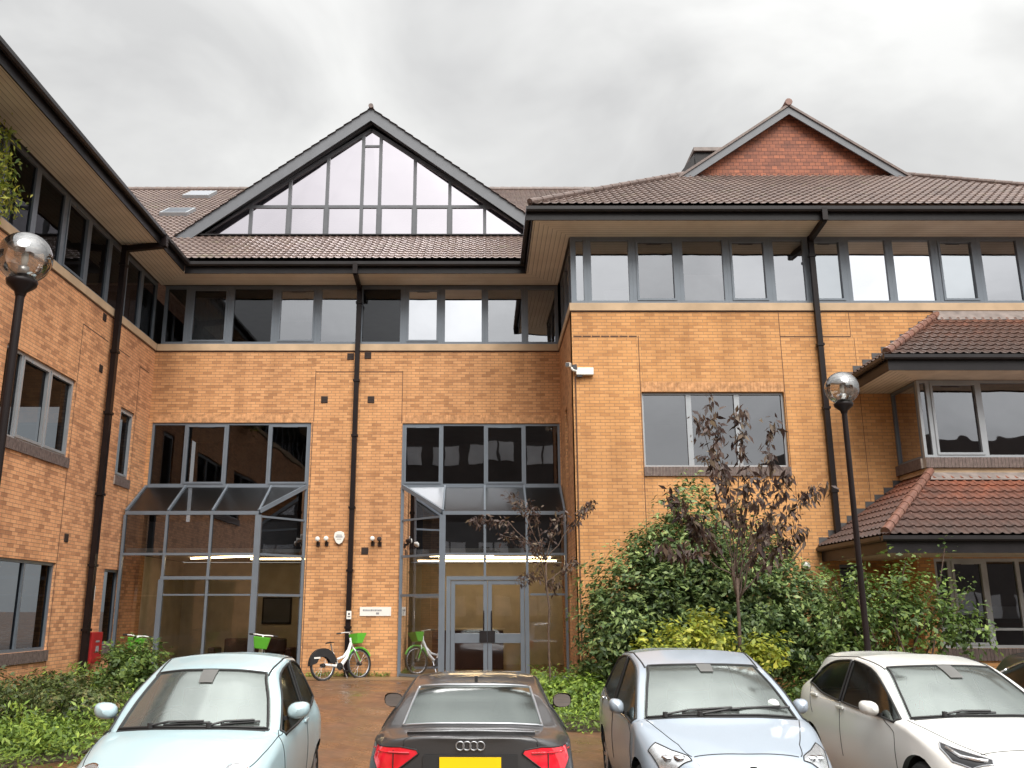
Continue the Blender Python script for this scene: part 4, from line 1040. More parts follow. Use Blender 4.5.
# ---------------------------------------------------------------- pale blue supermini (front towards the camera)
P_ice = paint('pale_ice_blue_paint', (.42, .56, .60), .15)
fs_ = [
 nose([.12, .06, .02, 0, .01, .03, .05, .07, .09], .74),
 [(.18, .50, .2), (.11, .52, .32), (.07, .52, .45), (.06, .50, .57), (.09, .47, .66), (.14, .42, .725), (.18, .35, .765), (.19, .2, .79), (.2, 0, .80)],
 [(.36, .72, .2), (.32, .755, .32), (.28, .76, .45), (.27, .74, .58), (.29, .70, .69), (.34, .63, .765), (.38, .52, .82), (.40, .28, .865), (.41, 0, .875)],
 ST(.72, .80, .80, [(.72, .77, .81), (.72, .70, .88), (.72, .58, .925), (.70, .3, .955), (.70, 0, .962)]),
 ST(1.02, .825, .87, [(1.02, .785, .89), (1.04, .73, .945), (1.04, .62, .975), (.96, .32, 1.0), (.93, 0, 1.005)]),
 ST(1.16, .83, .90, [(1.20, .785, .925), (1.19, .74, .96), (1.14, .66, .985), (1.05, .35, 1.01), (1.01, 0, 1.015)]),
 ST(1.45, .835, .92, [(1.48, .79, .945), (1.48, .69, 1.20), (1.42, .60, 1.215), (1.33, .33, 1.25), (1.30, 0, 1.26)]),
 ST(1.80, .835, .93, [(1.85, .79, .955), (1.82, .60, 1.39), (1.72, .515, 1.425), (1.64, .28, 1.46), (1.61, 0, 1.47)]),
 ST(2.2, .83, .95, [(2.22, .785, .975), (2.2, .60, 1.435), (2.18, .53, 1.48), (2.18, .28, 1.515), (2.18, 0, 1.525)]),
 ST(2.3, .83, .95, [(2.32, .785, .98), (2.3, .60, 1.437), (2.28, .53, 1.482), (2.28, .28, 1.517), (2.28, 0, 1.527)]),
 ST(2.7, .83, .98, [(2.75, .77, 1.03), (2.68, .59, 1.415), (2.7, .52, 1.465), (2.7, .28, 1.50), (2.7, 0, 1.512)]),
 ST(3.0, .84, 1.0, [(3.02, .75, 1.09), (2.93, .62, 1.30), (3.08, .50, 1.40), (3.12, .28, 1.44), (3.14, 0, 1.45)]),
 ST(3.3, .80, .95, [(3.36, .72, .99), (3.36, .64, 1.03), (3.40, .52, 1.02), (3.47, .28, 1.02), (3.49, 0, 1.02)]),
 [(3.45, .6, .2), (3.5, .62, .35), (3.54, .62, .5), (3.53, .6, .7), (3.50, .56, .85), (3.50, .5, .92), (3.50, .42, .96), (3.53, .2, .97), (3.54, 0, .975)],
 [(3.5 + .03 * min(k, 3), 0, z) for k, z in enumerate([.2, .35, .5, .7, .82, .88, .92, .94, .95])],
]
GC = -.4
c = Car('parked_car', fs_, P_ice, (-2.60, 7.62, GC), -1.6, 'pale ice-blue small hatchback parked facing the camera, left of the dark grey coupe', xsc=1.05, crest=.07); c.mid = 1.8
ws = c.region(5, 7, 6, 8, 0, 'windscreen', M['screen']); c.seal(5, 7, 6.12, 8, 0, ws, .013)
for sd in (1, -1):
    g = c.region(5, 8, 4, 5, sd, 'side_window', M['cside']); c.seal(5, 8, 4, 5, sd, g, .012)
    g = c.region(9, 11, 4, 5, sd, 'side_window', M['cside']); c.seal(9, 11, 4, 5, sd, g, .012)
rs = c.region(11, 12, 6, 8, 0, 'rear_window', M['cside']); c.region(4, 5, 6, 8, 0, 'cowl', M['plastic']); c.region(8, 9, 4, 5, 1, 'door_pillar', M['black_gloss']); c.region(8, 9, 4, 5, -1, 'door_pillar', M['black_gloss'])
c.body([.72, 3.02], .30)
c.line([(2.0, 5.0), (3, 4.75), (4, 4.7), (5, 4.55)], c.root); c.line([(4, 5.9), (4.0, 8)], c.root, .006); c.line([(5.0, 5.3), (4.0, 4.7), (4, 1)], c.root); c.line([(8.7, 4), (8.7, 1)], c.root)
c.line([(6.9, 6.0), (7.6, 5.85), (9, 5.8), (11, 5.9)], c.root, .009, name='roof_seam')
c.mirror(1.36, .86, 1.12, .15, .20)
for sd in (1, -1):
    pts = [(sd * (.60 + .10 * math.cos(a)), .25 + .11 * math.sin(a) + .02, .8) for a in [k * math.pi / 10 for k in range(20)]]
    c.decal(pts, (0, 0, -1), 'headlight', M['lampref'], rim=.008, rimmat='chrome', sub=2)
# wipers, sensor housing, door handle
def wiper(c, a, b, h=.02):
    m = MB(); A = c.P(*a); Bv = c.P(*b); up = Vector((0, 0, .03)); m.tube([A + up, A.lerp(Bv, .3) + up * 1.5, Bv + up], .011, 6); m.beam(A.lerp(Bv, .15) + up * .7, Bv.lerp(A, -.12) + up * .4, .012, .022); m.build('wiper', M['plastic'], c.root)
def Wp(c, u, v, sd): return c.P(u, v, sd)
def wiper2(c, p, q):
    A = c.P(p[0], p[1], p[2]); Bv = c.P(q[0], q[1], q[2]); up = Vector((0, -.012, .03)); m = MB()
    m.tube([A + up * .8, A.lerp(Bv, .35) + up * 1.6, Bv + up * 1.1], .011, 6); n = 8
    c1 = c.P(p[0] + .08, p[1], p[2]).lerp(A, .5)
    m.tube([A.lerp(Bv, .25) + up * .7, A.lerp(Bv, .6) + up * .75, Bv + (Bv - A) * .12 + up * .5], .012, 5); m.lathe([(0, .05), (.025, .045), (.028, 0)], tuple(A), 10)
    return m.build('wiper', M['plastic'], c.root)
wiper2(c, (4.9, 7.0, -1), (5.15, 7.7, 1)); wiper2(c, (4.9, 7.55, 1), (5.22, 6.5, 1))
def sensor(c, u0, u1, v, mat='plastic'):
    mb = MB(); n = 6; rows = []
    for i in range(n + 1):
        f = i / n; u = u0 + (u1 - u0) * f; hv = .20 + .05 * f; row = [c.P(u, 8 - hv * (1 - k / 3), 1, .012) for k in range(4)]; row += [Vector((-q.x, q.y, q.z)) for q in row[:3][::-1]]; rows.append(row)
    V_ = [p for r_ in rows for p in r_]; mb.add(V_, [(i * 7 + k, i * 7 + k + 1, (i + 1) * 7 + k + 1, (i + 1) * 7 + k) for i in range(n) for k in range(6)])
    return mb.build('sensor_housing', M[mat], c.root, smooth=True)
sensor(c, 6.45, 6.98, 0, 'seatl')
for sd in (1, -1): 
    p = c.P(8.25, 3.7, sd, .012); MB().box(p - Vector((.012, .10, .014)), p + Vector((.012, .10, .014))).build('door_handle', P_ice, c.root, bevel=.006)
c.interior(1.1, 2.25, zt=1.18, side=-1, hw=.33)

# ---------------------------------------------------------------- light blue hatchback
P_blue = paint('light_blue_metallic_paint', (.37, .43, .50), .4)
au = [
 nose([.14, .08, .03, 0, .01, .03, .05, .07, .09], .76),
 [(.20, .52, .2), (.12, .54, .32), (.08, .54, .46), (.08, .52, .58), (.11, .50, .68), (.14, .46, .735), (.17, .38, .765), (.17, .2, .785), (.16, 0, .79)],
 [(.42, .76, .2), (.36, .80, .32), (.32, .80, .46), (.33, .78, .6), (.38, .73, .72), (.42, .65, .80), (.44, .52, .84), (.42, .28, .865), (.41, 0, .87)],
 ST(.80, .865, .86, [(.80, .83, .86), (.80, .76, .92), (.80, .62, .945), (.75, .3, .965), (.73, 0, .97)]),
 ST(1.0, .87, .92, [(1.0, .84, .93), (1.0, .78, .975), (1.0, .70, .99), (.90, .35, 1.02), (.86, 0, 1.025)]),
 ST(1.1, .875, .93, [(1.14, .845, .945), (1.12, .80, .985), (1.08, .735, 1.0), (.97, .37, 1.035), (.93, 0, 1.04)]),
 ST(1.5, .88, .95, [(1.52, .845, .97), (1.5, .73, 1.23), (1.45, .655, 1.245), (1.33, .35, 1.275), (1.30, 0, 1.28)]),
 ST(1.95, .88, .95, [(2.0, .845, .98), (1.95, .66, 1.39), (1.86, .575, 1.425), (1.76, .3, 1.455), (1.73, 0, 1.465)]),
 ST(2.4, .88, .96, [(2.42, .845, .99), (2.4, .66, 1.445), (2.38, .58, 1.485), (2.38, .3, 1.515), (2.38, 0, 1.52)]),
 ST(2.48, .88, .96, [(2.5, .845, .995), (2.48, .66, 1.445), (2.46, .58, 1.487), (2.46, .3, 1.517), (2.46, 0, 1.522)]),
 ST(3.1, .88, .99, [(3.12, .83, 1.02), (3.1, .64, 1.42), (3.1, .57, 1.465), (3.1, .3, 1.50), (3.1, 0, 1.505)]),
 ST(3.55, .87, 1.0, [(3.6, .80, 1.08), (3.45, .66, 1.32), (3.55, .54, 1.40), (3.6, .3, 1.44), (3.62, 0, 1.445)]),
 ST(3.9, .84, 1.0, [(3.93, .78, 1.02), (3.93, .70, 1.04), (3.97, .58, 1.02), (4.03, .3, 1.0), (4.05, 0, 1.0)]),
 [(4.05, .65, .2), (4.1, .68, .35), (4.15, .68, .5), (4.14, .66, .7), (4.10, .62, .85), (4.09, .56, .92), (4.08, .46, .96), (4.1, .2, .97), (4.11, 0, .975)],
 [(4.12 + .02 * min(k, 3), 0, z) for k, z in enumerate([.2, .35, .5, .7, .82, .88, .92, .94, .95])],
]
c = Car('parked_car', au, P_blue, (2.36, 8.42, GC), .5, 'light blue metallic hatchback parked facing the camera, between the dark coupe and the white car', crest=.07, xsc=1.035); c.mid = 2.1
ws = c.region(5, 7, 6, 8, 0, 'windscreen', M['screen']); c.seal(5, 7, 6.12, 8, 0, ws, .012)
for sd in (1, -1):
    g = c.region(5, 8, 4, 5, sd, 'side_window', M['cside']); c.seal(5, 8, 4, 5, sd, g, .012)
    g = c.region(9, 11, 4, 5, sd, 'side_window', M['cside']); c.seal(9, 11, 4, 5, sd, g, .012); c.region(8, 9, 4, 5, sd, 'door_pillar', M['black_gloss'])
    c.line([(5.0, 3.93), (8, 3.93), (11, 3.95)], g, .010, 'chrome', 'window_trim', side=(sd,), o=.004)
c.region(11, 12, 6, 8, 0, 'rear_window', M['cside']); c.region(4, 5, 6, 8, 0, 'cowl', M['plastic'])
c.body([.80, 3.40], .31)
c.line([(1.2, 5.6), (2.0, 5.9), (3, 5.75), (4, 5.75)], c.root); c.line([(4, 5.9), (4.0, 8)], c.root, .006); c.line([(5.6, 4), (5.1, 3), (5.0, 1)], c.root); c.line([(8.5, 4), (8.5, 1)], c.root); c.line([(11, 4), (10.6, 2.4)], c.root)
c.line([(1.15, 5.7), (1.1, 7), (1.08, 8)], c.root, .006)
c.line([(6.9, 5.95), (7.6, 5.75), (9, 5.75), (11, 5.85)], c.root, .010, name='roof_seam')
c.mirror(1.55, .93, 1.06, .15, .15)
for sd in (1, -1):
    pts = [(sd * x, y, .8) for x, y in ((.79, .55), (.73, .28), (.62, .17), (.48, .155), (.50, .22), (.61, .37), (.72, .56))]
    h = c.decal(pts, (0, 0, -1), 'headlight', M['lampref'], rim=.006, sub=3)
    for (x, y) in ((.66, .32), (.57, .24)):
        p = c.proj((sd * x, y, .8), (0, 0, -1), .0); MB().lathe([(.0, .012), (.035, .02), (.05, .016), (.055, 0)], tuple(p), 14).build('bulb_housing', M['chrome'], h, smooth=True)
    for u, nm in ((8.2, 'door_handle'), (10.6, 'door_handle')):
        p = c.P(u, 3.55, sd, .016); MB().box(p - Vector((.014, .10, .016)), p + Vector((.014, .10, .016))).build(nm, M['chrome'] if u > 9 else P_blue, c.root, bevel=.007)
    c.decal([(sd * .7, 4.2, z) for z in (.8, 1.0)][:0] or [(sd * .82, 4.2, .75), (sd * .60, 4.2, .78), (sd * .62, 4.2, 1.0), (sd * .80, 4.2, 1.02)], (0, -1, 0), 'tail_light', M['redlens'], sub=2)
# grille bar and emblem
c.decal([(-.40, 0, .665), (.40, 0, .665), (.44, 0, .735), (-.44, 0, .735)], (0, 1, 0), 'grille', M['chrome'], out=.012, sub=2)
pe = c.proj((0, 0, .665), (0, 1, 0), .03); m = MB()
m.tube([pe + Vector((.075 * math.cos(a), 0, .05 * math.sin(a))) for a in [k * math.pi / 12 for k in range(24)]], .008, 6, closed=True)
m.tube([pe + Vector((.028 * math.cos(a), -.002, .045 * math.sin(a))) for a in [k * math.pi / 10 for k in range(20)]], .007, 6, closed=True); m.tube([pe + Vector((.06 * math.cos(a), -.004, .02 + .02 * math.sin(a))) for a in [k * math.pi / 10 for k in range(20)]], .006, 6, closed=True)
m.build('emblem', M['plastic'], c.root)
wiper2(c, (4.9, 6.6, -1), (5.25, 7.75, 1)); wiper2(c, (4.85, 7.4, -1), (5.35, 6.45, 1)); sensor(c, 6.6, 6.98, 0, 'seatl')
MB().add([c.P(5.5, 6.55, 1, .004) + Vector((.055 * math.cos(a), .02 * math.sin(a), .045 * math.sin(a))) for a in [k * math.pi / 8 for k in range(16)]], [tuple(range(16))]).build('permit_disc', M['white_plas'], c.root)
c.interior(1.1, 2.35, zt=1.16, side=-1, hw=.36)

# ---------------------------------------------------------------- white hatchback
P_white = paint('cream_white_paint', (.76, .76, .73), .0, .35)
me_ = [
 nose([.14, .08, .03, 0, .0, .02, .04, .06, .09], .74),
 [(.20, .50, .2), (.12, .54, .32), (.08, .54, .44), (.08, .52, .56), (.11, .50, .65), (.15, .46, .705), (.19, .38, .735), (.2, .2, .76), (.2, 0, .77)],
 [(.42, .76, .2), (.36, .80, .32), (.32, .80, .45), (.34, .78, .58), (.40, .74, .69), (.46, .66, .77), (.50, .54, .81), (.5, .28, .845), (.5, 0, .85)],
 ST(.90, .87, .85, [(.90, .84, .85), (.90, .77, .89), (.90, .64, .915), (.88, .3, .945), (.87, 0, .95)]),
 ST(1.12, .88, .90, [(1.14, .85, .90), (1.14, .79, .94), (1.14, .71, .955), (1.08, .36, .985), (1.05, 0, .99)]),
 ST(1.24, .88, .91, [(1.30, .85, .92), (1.27, .79, .95), (1.22, .735, .965), (1.14, .37, .995), (1.11, 0, 1.0)]),
 ST(1.65, .885, .93, [(1.68, .85, .945), (1.64, .735, 1.17), (1.58, .66, 1.18), (1.48, .35, 1.215), (1.45, 0, 1.22)]),
 ST(2.15, .885, .94, [(2.16, .85, .965), (2.1, .665, 1.32), (2.0, .58, 1.355), (1.9, .3, 1.385), (1.87, 0, 1.395)]),
 ST(2.58, .885, .96, [(2.58, .845, .99), (2.56, .66, 1.365), (2.55, .58, 1.405), (2.55, .3, 1.43), (2.55, 0, 1.435)]),
 ST(2.66, .885, .96, [(2.66, .845, .993), (2.64, .66, 1.366), (2.63, .58, 1.407), (2.63, .3, 1.432), (2.63, 0, 1.437)]),
 ST(3.2, .885, 1.0, [(3.2, .83, 1.04), (3.15, .65, 1.33), (3.2, .57, 1.385), (3.2, .3, 1.415), (3.2, 0, 1.42)]),
 ST(3.65, .88, 1.03, [(3.62, .80, 1.12), (3.50, .69, 1.22), (3.75, .53, 1.345), (3.8, .3, 1.38), (3.82, 0, 1.385)]),
 ST(4.0, .83, 1.0, [(4.0, .78, 1.03), (4.0, .72, 1.05), (4.05, .60, 1.02), (4.1, .3, 1.0), (4.12, 0, 1.0)]),
 [(4.12, .65, .2), (4.18, .68, .35), (4.22, .68, .5), (4.22, .66, .7), (4.17, .62, .85), (4.16, .56, .92), (4.15, .46, .96), (4.17, .2, .97), (4.18, 0, .975)],
 [(4.2 + .02 * min(k, 3), 0, z) for k, z in enumerate([.2, .35, .5, .7, .82, .88, .92, .94, .95])],
]
c = Car('parked_car', me_, P_white, (5.0, 8.30, GC), -1.0, 'cream-white hatchback parked facing the camera, right of the light blue hatchback', zsc=1.03, crest=.06); c.mid = 2.1
ws = c.region(5, 7, 6, 8, 0, 'windscreen', M['screen']); c.seal(5, 7, 6.12, 8, 0, ws, .011)
for sd in (1, -1):
    g = c.region(5, 8, 4, 5, sd, 'side_window', M['cside']); c.seal(5, 8, 4, 5, sd, g, .012)
    g = c.region(9, 11, 4, 5, sd, 'side_window', M['cside']); c.seal(9, 11, 4, 5, sd, g, .012); c.region(8, 9, 4, 5, sd, 'door_pillar', M['black_gloss'])
    c.line([(5.2, 3.93), (8, 3.93), (11, 3.95)], g, .008, 'alloy', 'window_trim', side=(sd,), o=.004)
c.region(11, 12, 6, 8, 0, 'rear_window', M['cside']); c.region(4, 5, 6, 8, 0, 'cowl', M['plastic'])
c.body([.86, 3.56], .315)
c.line([(1.4, 5.8), (2.0, 5.7), (3, 5.45), (4, 5.3), (4.6, 5.6)], c.root); c.line([(4, 5.9), (4.0, 8)], c.root, .006); c.line([(5.7, 4), (5.2, 3), (5.1, 1)], c.root); c.line([(8.5, 4), (8.5, 1)], c.root); c.line([(10.9, 4), (10.5, 2.4)], c.root)
c.line([(1.55, 5.6), (1.45, 7), (1.42, 8)], c.root, .005)
c.line([(6.9, 5.95), (7.6, 5.75), (9, 5.75), (11, 5.85)], c.root, .008, name='roof_seam')
c.mirror(1.60, .95, 1.02, .14, .19)
for sd in (1, -1):
    pts = [(sd * x, y, .8) for x, y in ((.765, .60), (.755, .42), (.67, .25), (.52, .17), (.50, .22), (.58, .34), (.68, .52), (.735, .66))]
    h = c.decal(pts, (0, 0, -1), 'headlight', M['black_gloss'], rim=.008, rimmat='alloy', sub=3)
    q = [c.proj((sd * x, y, .8), (0, 0, -1), .012) for x, y in ((.73, .56), (.69, .40), (.61, .28), (.54, .215))]; MB().tube(q, .018, 6).build('light_strip', M['lampref'], h, smooth=True)
    for u in (8.15, 10.4):
        p = c.P(u, 3.55, sd, .014); MB().box(p - Vector((.013, .10, .016)), p + Vector((.013, .10, .016))).build('door_handle', P_white, c.root, bevel=.007)
    c.decal([(sd * .82, 4.2, .75), (sd * .60, 4.2, .78), (sd * .62, 4.2, .95), (sd * .80, 4.2, .97)], (0, -1, 0), 'tail_light', M['redlens'], sub=2)
c.line([(4.6, 3.35), (8, 3.2), (11, 3.6)], c.root, .006, name='body_crease') if False else None
wiper2(c, (4.9, 6.9, -1), (5.1, 7.9, 1)); sensor(c, 6.4, 6.98, 0, 'seatl'); c.interior(1.3, 2.5, zt=1.12, side=-1, hw=.36)

# ---------------------------------------------------------------- black saloon, only its near rear corner in frame
P_black = paint('black_paint', (.012, .012, .013), .2)
bl_ = [[(l - 0.0, w * 1.0, z * 1.0) for l, w, z in row] for row in me_]
c = Car('parked_car', bl_, P_black, (7.85, 9.0, GC), -4, 'black car with bright window trim parked beyond the white hatchback at the right edge', zsc=1.05); c.mid = 2.1
ws = c.region(5, 7, 6, 8, 0, 'windscreen', M['screen']); c.seal(5, 7, 6.12, 8, 0, ws, .011)
for sd in (1, -1):
    g = c.region(5, 8, 4, 5, sd, 'side_window', M['cside']); c.seal(5, 8, 4, 5, sd, g, .016, 'chrome')
    g = c.region(9, 11, 4, 5, sd, 'side_window', M['cside']); c.seal(9, 11, 4, 5, sd, g, .016, 'chrome'); c.region(8, 9, 4, 5, sd, 'door_pillar', M['black_gloss'])
c.region(11, 12, 6, 8, 0, 'rear_window', M['cside']); c.region(4, 5, 6, 8, 0, 'cowl', M['plastic'])
c.body([.86, 3.56], .315); c.line([(8.5, 4), (8.5, 1)], c.root); c.mirror(1.60, .95, 1.02, .14, .19); c.interior(1.3, 2.5, zt=1.12, side=-1, hw=.36)

# ---------------------------------------------------------------- dark grey coupe (rear towards the camera)
P_grey = paint('dark_grey_paint', (.045, .045, .047), .4, .35)
ad = [
 [(.10 - .0 * k, 0, z) for k, z in enumerate([.22, .36, .50, .62])] + [(.09, 0, .76), (.075, 0, .86), (.07, 0, .92), (.06, 0, .975), (.07, 0, .995)],
 [(.14, .5, .22), (.10, .52, .36), (.09, .54, .50), (.09, .55, .62), (.11, .55, .76), (.10, .54, .86), (.09, .52, .92), (.08, .50, .97), (.09, .45, .985)],
 [(.32, .80, .22), (.27, .84, .36), (.24, .86, .50), (.23, .86, .62), (.24, .84, .74), (.24, .80, .84), (.24, .74, .92), (.22, .68, .955), (.22, .55, .975)],
]
# the boot lid needs its own fan of rows: rows 4..8 climb the tail and run to the centre
ad[1][8] = (.085, 0, 1.0); ad[1][7] = (.08, .30, .99); ad[1][6] = (.10, .46, .965); ad[1][5] = (.11, .52, .90)
ad[0][8] = (.07, 0, .99)
ad[2][8] = (.20, 0, 1.015); ad[2][7] = (.20, .35, 1.005); ad[2][6] = (.22, .62, .975); ad[2][5] = (.23, .76, .91)
ad += [
 ST(.60, .905, .88, [(.60, .875, .90), (.62, .80, .955), (.62, .66, .985), (.60, .35, 1.015), (.59, 0, 1.02)]),
 ST(.80, .915, .89, [(.80, .88, .92), (.80, .80, .975), (.74, .645, 1.005), (.66, .35, 1.03), (.64, 0, 1.035)]),
 ST(1.15, .92, .89, [(1.15, .875, .93), (1.15, .735, 1.13), (1.10, .60, 1.155), (1.0, .34, 1.175), (.97, 0, 1.18)]),
 ST(1.55, .92, .89, [(1.55, .865, .935), (1.58, .69, 1.23), (1.48, .56, 1.285), (1.38, .32, 1.31), (1.35, 0, 1.315)]),
 ST(2.2, .915, .89, [(2.2, .86, .93), (2.2, .655, 1.31), (2.15, .57, 1.345), (2.1, .32, 1.37), (2.1, 0, 1.375)]),
 ST(2.7, .91, .89, [(2.7, .86, .925), (2.62, .66, 1.285), (2.66, .57, 1.32), (2.7, .32, 1.345), (2.7, 0, 1.35)]),
 ST(3.2, .91, .88, [(3.2, .86, .91), (3.12, .76, 1.10), (3.16, .67, 1.11), (3.2, .35, 1.13), (3.22, 0, 1.135)]),
 ST(3.6, .91, .86, [(3.5, .85, .885), (3.52, .80, .91), (3.55, .73, .93), (3.6, .38, .955), (3.62, 0, .96)]),
 ST(4.1, .87, .74, [(4.1, .82, .77), (4.1, .75, .82), (4.1, .6, .85), (4.1, .3, .87), (4.1, 0, .875)]),
 [(4.4, .7, .22), (4.48, .7, .36), (4.5, .7, .5), (4.48, .67, .6), (4.44, .62, .67), (4.42, .52, .71), (4.4, .42, .73), (4.4, .2, .74), (4.4, 0, .745)],
 [(4.6, 0, .22), (4.63, 0, .36), (4.63, 0, .5), (4.62, 0, .58), (4.6, 0, .64), (4.58, 0, .67), (4.55, 0, .69), (4.52, 0, .70), (4.5, 0, .71)],
]
c = Car('parked_car', ad, P_grey, (-.10, 8.08, GC), 1.0, 'dark grey coupe with its red tail lights and yellow number plate towards the camera'); c.mid = 2.3
rg = carglass('rainy_rear_glass', .22, (.08, .08, .08), .03)
ws = c.region(4, 6, 6, 8, 0, 'rear_window', rg); c.seal(4, 6, 6.02, 8, 0, ws, .012, 'alloy')
fw_ = c.region(8, 10, 6, 8, 0, 'windscreen', M['cside'])
for sd in (1, -1):
    g = c.region(5, 10, 4, 5, sd, 'side_window', M['cside']); c.seal(5, 10, 4, 5, sd, g, .012)
c.body([1.13, 3.88], .33)
SR = c.region if False else None
mb = MB(); pts = [c.P(6.6, 6.6, -1, .006), c.P(6.6, 8, 1, .006), c.P(6.6, 6.6, 1, .006), c.P(7.6, 6.6, 1, .006), c.P(7.6, 8, 1, .006), c.P(7.6, 6.6, -1, .006)]
mb.add(pts, [(0, 1, 4, 5), (1, 2, 3, 4)]); mb.build('sunroof', M['black_gloss'], c.root)
a_ = c.P(6.2, 8, 1, .0); MB().prism([a_ + Vector((0, -.0, 0)), a_ + Vector((0, .16, .0)), a_ + Vector((0, .03, .06)), a_ + Vector((0, -.0, .055))], (.03, 0, 0)).build('roof_antenna', M['plastic'], c.root)
# boot spoiler lip
mb = MB(); q = [c.P(2.35, 6.35, -1), c.P(2.2, 6.9, -1), c.P(2.1, 7.5, -1), c.P(2.05, 8, 1), c.P(2.1, 7.5, 1), c.P(2.2, 6.9, 1), c.P(2.35, 6.35, 1)]
rr = [p + Vector((0, -.09, .02)) for p in q]; top_ = [p + Vector((0, .14, .010)) for p in q]; lowr = [p + Vector((0, -.07, -.03)) for p in q]
n = len(q); mb.add(rr + top_ + lowr, [(i, i + 1, n + i + 1, n + i) for i in range(n - 1)] + [(i, 2 * n + i, 2 * n + i + 1, i + 1) for i in range(n - 1)] + [(2 * n + i, n + i, n + i + 1, 2 * n + i + 1) for i in range(n - 1)])
mb.build('boot_spoiler', P_grey, c.root, smooth=False, recalc=True)
for sd in (1, -1):
    pts = [(sd * x, 0, z) for x, z in ((.83, .90), (.845, .80), (.80, .72), (.66, .70), (.52, .80), (.44, .86), (.46, .89), (.60, .91))]
    tl = c.decal(pts, (0, 1, 0), 'tail_light', M['redlens'], out=.010, sub=3, rim=.006)
    q = [c.proj((sd * x, 0, .865), (0, 1, 0), .018) for x in (.86, .78, .70, .6, .52)]; MB().tube(q, .007, 5).build('light_strip', M['pinklens'] if 'pinklens' in M else M['redlens'], tl)
    q = [c.proj((sd * .66, 0, z), (0, 1, 0), .014) for z in (.88, .82, .76, .71)]; MB().tube(q, .005, 5).build('lamp_gap', M['rubber'], tl)
c.line([(2.6, 6.9), (2.1, 6.75), (1.5, 6.2), (1.2, 5.4), (1.1, 4.4)], c.root)
pl = MB(); pp = c.proj((0, 0, .80), (0, 1, 0), 0); y = pp.y - .016
pl.box((-.26, y - .012, .725), (.26, y, .835)); plo = pl.build('number_plate', M['plate_y'], c.root)
for x in (-.2, -.13, -.03, .06, .14, .21): pass
MB().box((-.40, y + .001, .715), (.40, y + .012, .85)).build('plate_recess', M['plastic'], c.root)
for k in range(4):
    e = Vector((-.087 + k * .058, pp.y - .022, .925)); 
    MB().tube([e + Vector((.034 * math.cos(a), 0, .034 * math.sin(a))) for a in [i * math.pi / 10 for i in range(20)]], .006, 6, closed=True).build('badge_ring', M['alloy'], c.root, smooth=True)
c.mirror(2.95, .97, 1.03, .16, .22, fdir=1, mat=M['black_gloss'])
c.interior(3.1, 2.35, zt=1.08, side=1, hw=.36, front=1)

# ================================================================== PLANTS
def leaf_mat(name, stops, trans=.25, rough=.5):
    t = NT(name); g = t.node('ShaderNodeNewGeometry'); c = t.ramp(g.outputs['Random Per Island'], stops)
    n = t.ramp(t.noise(2.2, 2), [(.35, (.75, .75, .75)), (.65, (1.2, 1.2, 1.1))]); c = t.mix(1.0, c, n, 'MULTIPLY')
    t.set(Base_Color=c, Roughness=rough); t.b.inputs['Specular IOR Level'].default_value = .4
    tl = t.node('ShaderNodeBsdfTranslucent', {'Color': c}); mx = t.node('ShaderNodeMixShader', {0: trans})
    t.l.new(t.b.outputs[0], mx.inputs[1]); t.l.new(tl.outputs[0], mx.inputs[2]); t.l.new(mx.outputs[0], t.o.inputs[0]); return t.m
M['laurel'] = leaf_mat('dark_green_leaf', [(0, (.04, .075, .03)), (.4, (.10, .16, .055)), (.75, (.21, .29, .10)), (1, (.34, .42, .16))], .25, .45)
M['lime_leaf'] = leaf_mat('yellow_green_leaf', [(0, (.16, .21, .03)), (.6, (.33, .37, .05)), (1, (.55, .52, .09))], .35)
M['green_leaf'] = leaf_mat('mid_green_leaf', [(0, (.05, .09, .025)), (.6, (.11, .18, .04)), (1, (.24, .32, .08))], .3)
M['weed'] = leaf_mat('weed_leaf', [(0, (.07, .12, .025)), (.5, (.17, .27, .045)), (1, (.33, .44, .08))], .3)
M['hedge'] = leaf_mat('scrub_leaf', [(0, (.045, .065, .025)), (.5, (.09, .125, .04)), (.85, (.16, .19, .06)), (1, (.22, .15, .07))], .25)
M['copper'] = leaf_mat('copper_leaf', [(0, (.035, .02, .018)), (.6, (.075, .042, .034)), (1, (.14, .10, .06))], .15)
M['bark'] = simple('brown_bark', (.09, .06, .045), .9, vary=.35, nscale=20)
M['stem'] = simple('green_stem', (.10, .10, .05), .9, vary=.3)

def leaves(pts, nrm, size, asp, name, mat, parent, droop=0.0, fold=.25):
    """one folded four-point leaf at each point"""
    n = len(pts); P = np.asarray(pts); Nn = np.asarray(nrm, float)
    Nn = Nn + rng.normal(0, .55, (n, 3)); Nn /= np.linalg.norm(Nn, axis=1)[:, None] + 1e-9
    T = rng.normal(0, 1, (n, 3)); T[:, 2] -= droop * 2.0
    T -= Nn * (T * Nn).sum(1)[:, None]; T /= np.linalg.norm(T, axis=1)[:, None] + 1e-9
    Bn = np.cross(Nn, T); s = (size * rng.uniform(.45, 1.5, n))[:, None]
    v0 = P; v1 = P + T * s * .45 + Bn * s * asp * .5 + Nn * s * fold * .3; v2 = P + T * s; v3 = P + T * s * .45 - Bn * s * asp * .5 + Nn * s * fold * .3
    V = np.stack([v0, v1, v2, v3], 1).reshape(-1, 3); me = bpy.data.meshes.new(name)
    F = np.arange(4 * n).reshape(-1, 4)
    me.vertices.add(len(V)); me.vertices.foreach_set('co', V.astype('f').ravel())
    me.loops.add(4 * n); me.loops.foreach_set('vertex_index', F.ravel().astype('i')); me.polygons.add(n)
    me.polygons.foreach_set('loop_start', np.arange(0, 4 * n, 4).astype('i')); me.update(); me.validate()
    me.materials.append(mat); o = bpy.data.objects.new(name, me); col.objects.link(o)
    if parent: o.parent = parent
    return o
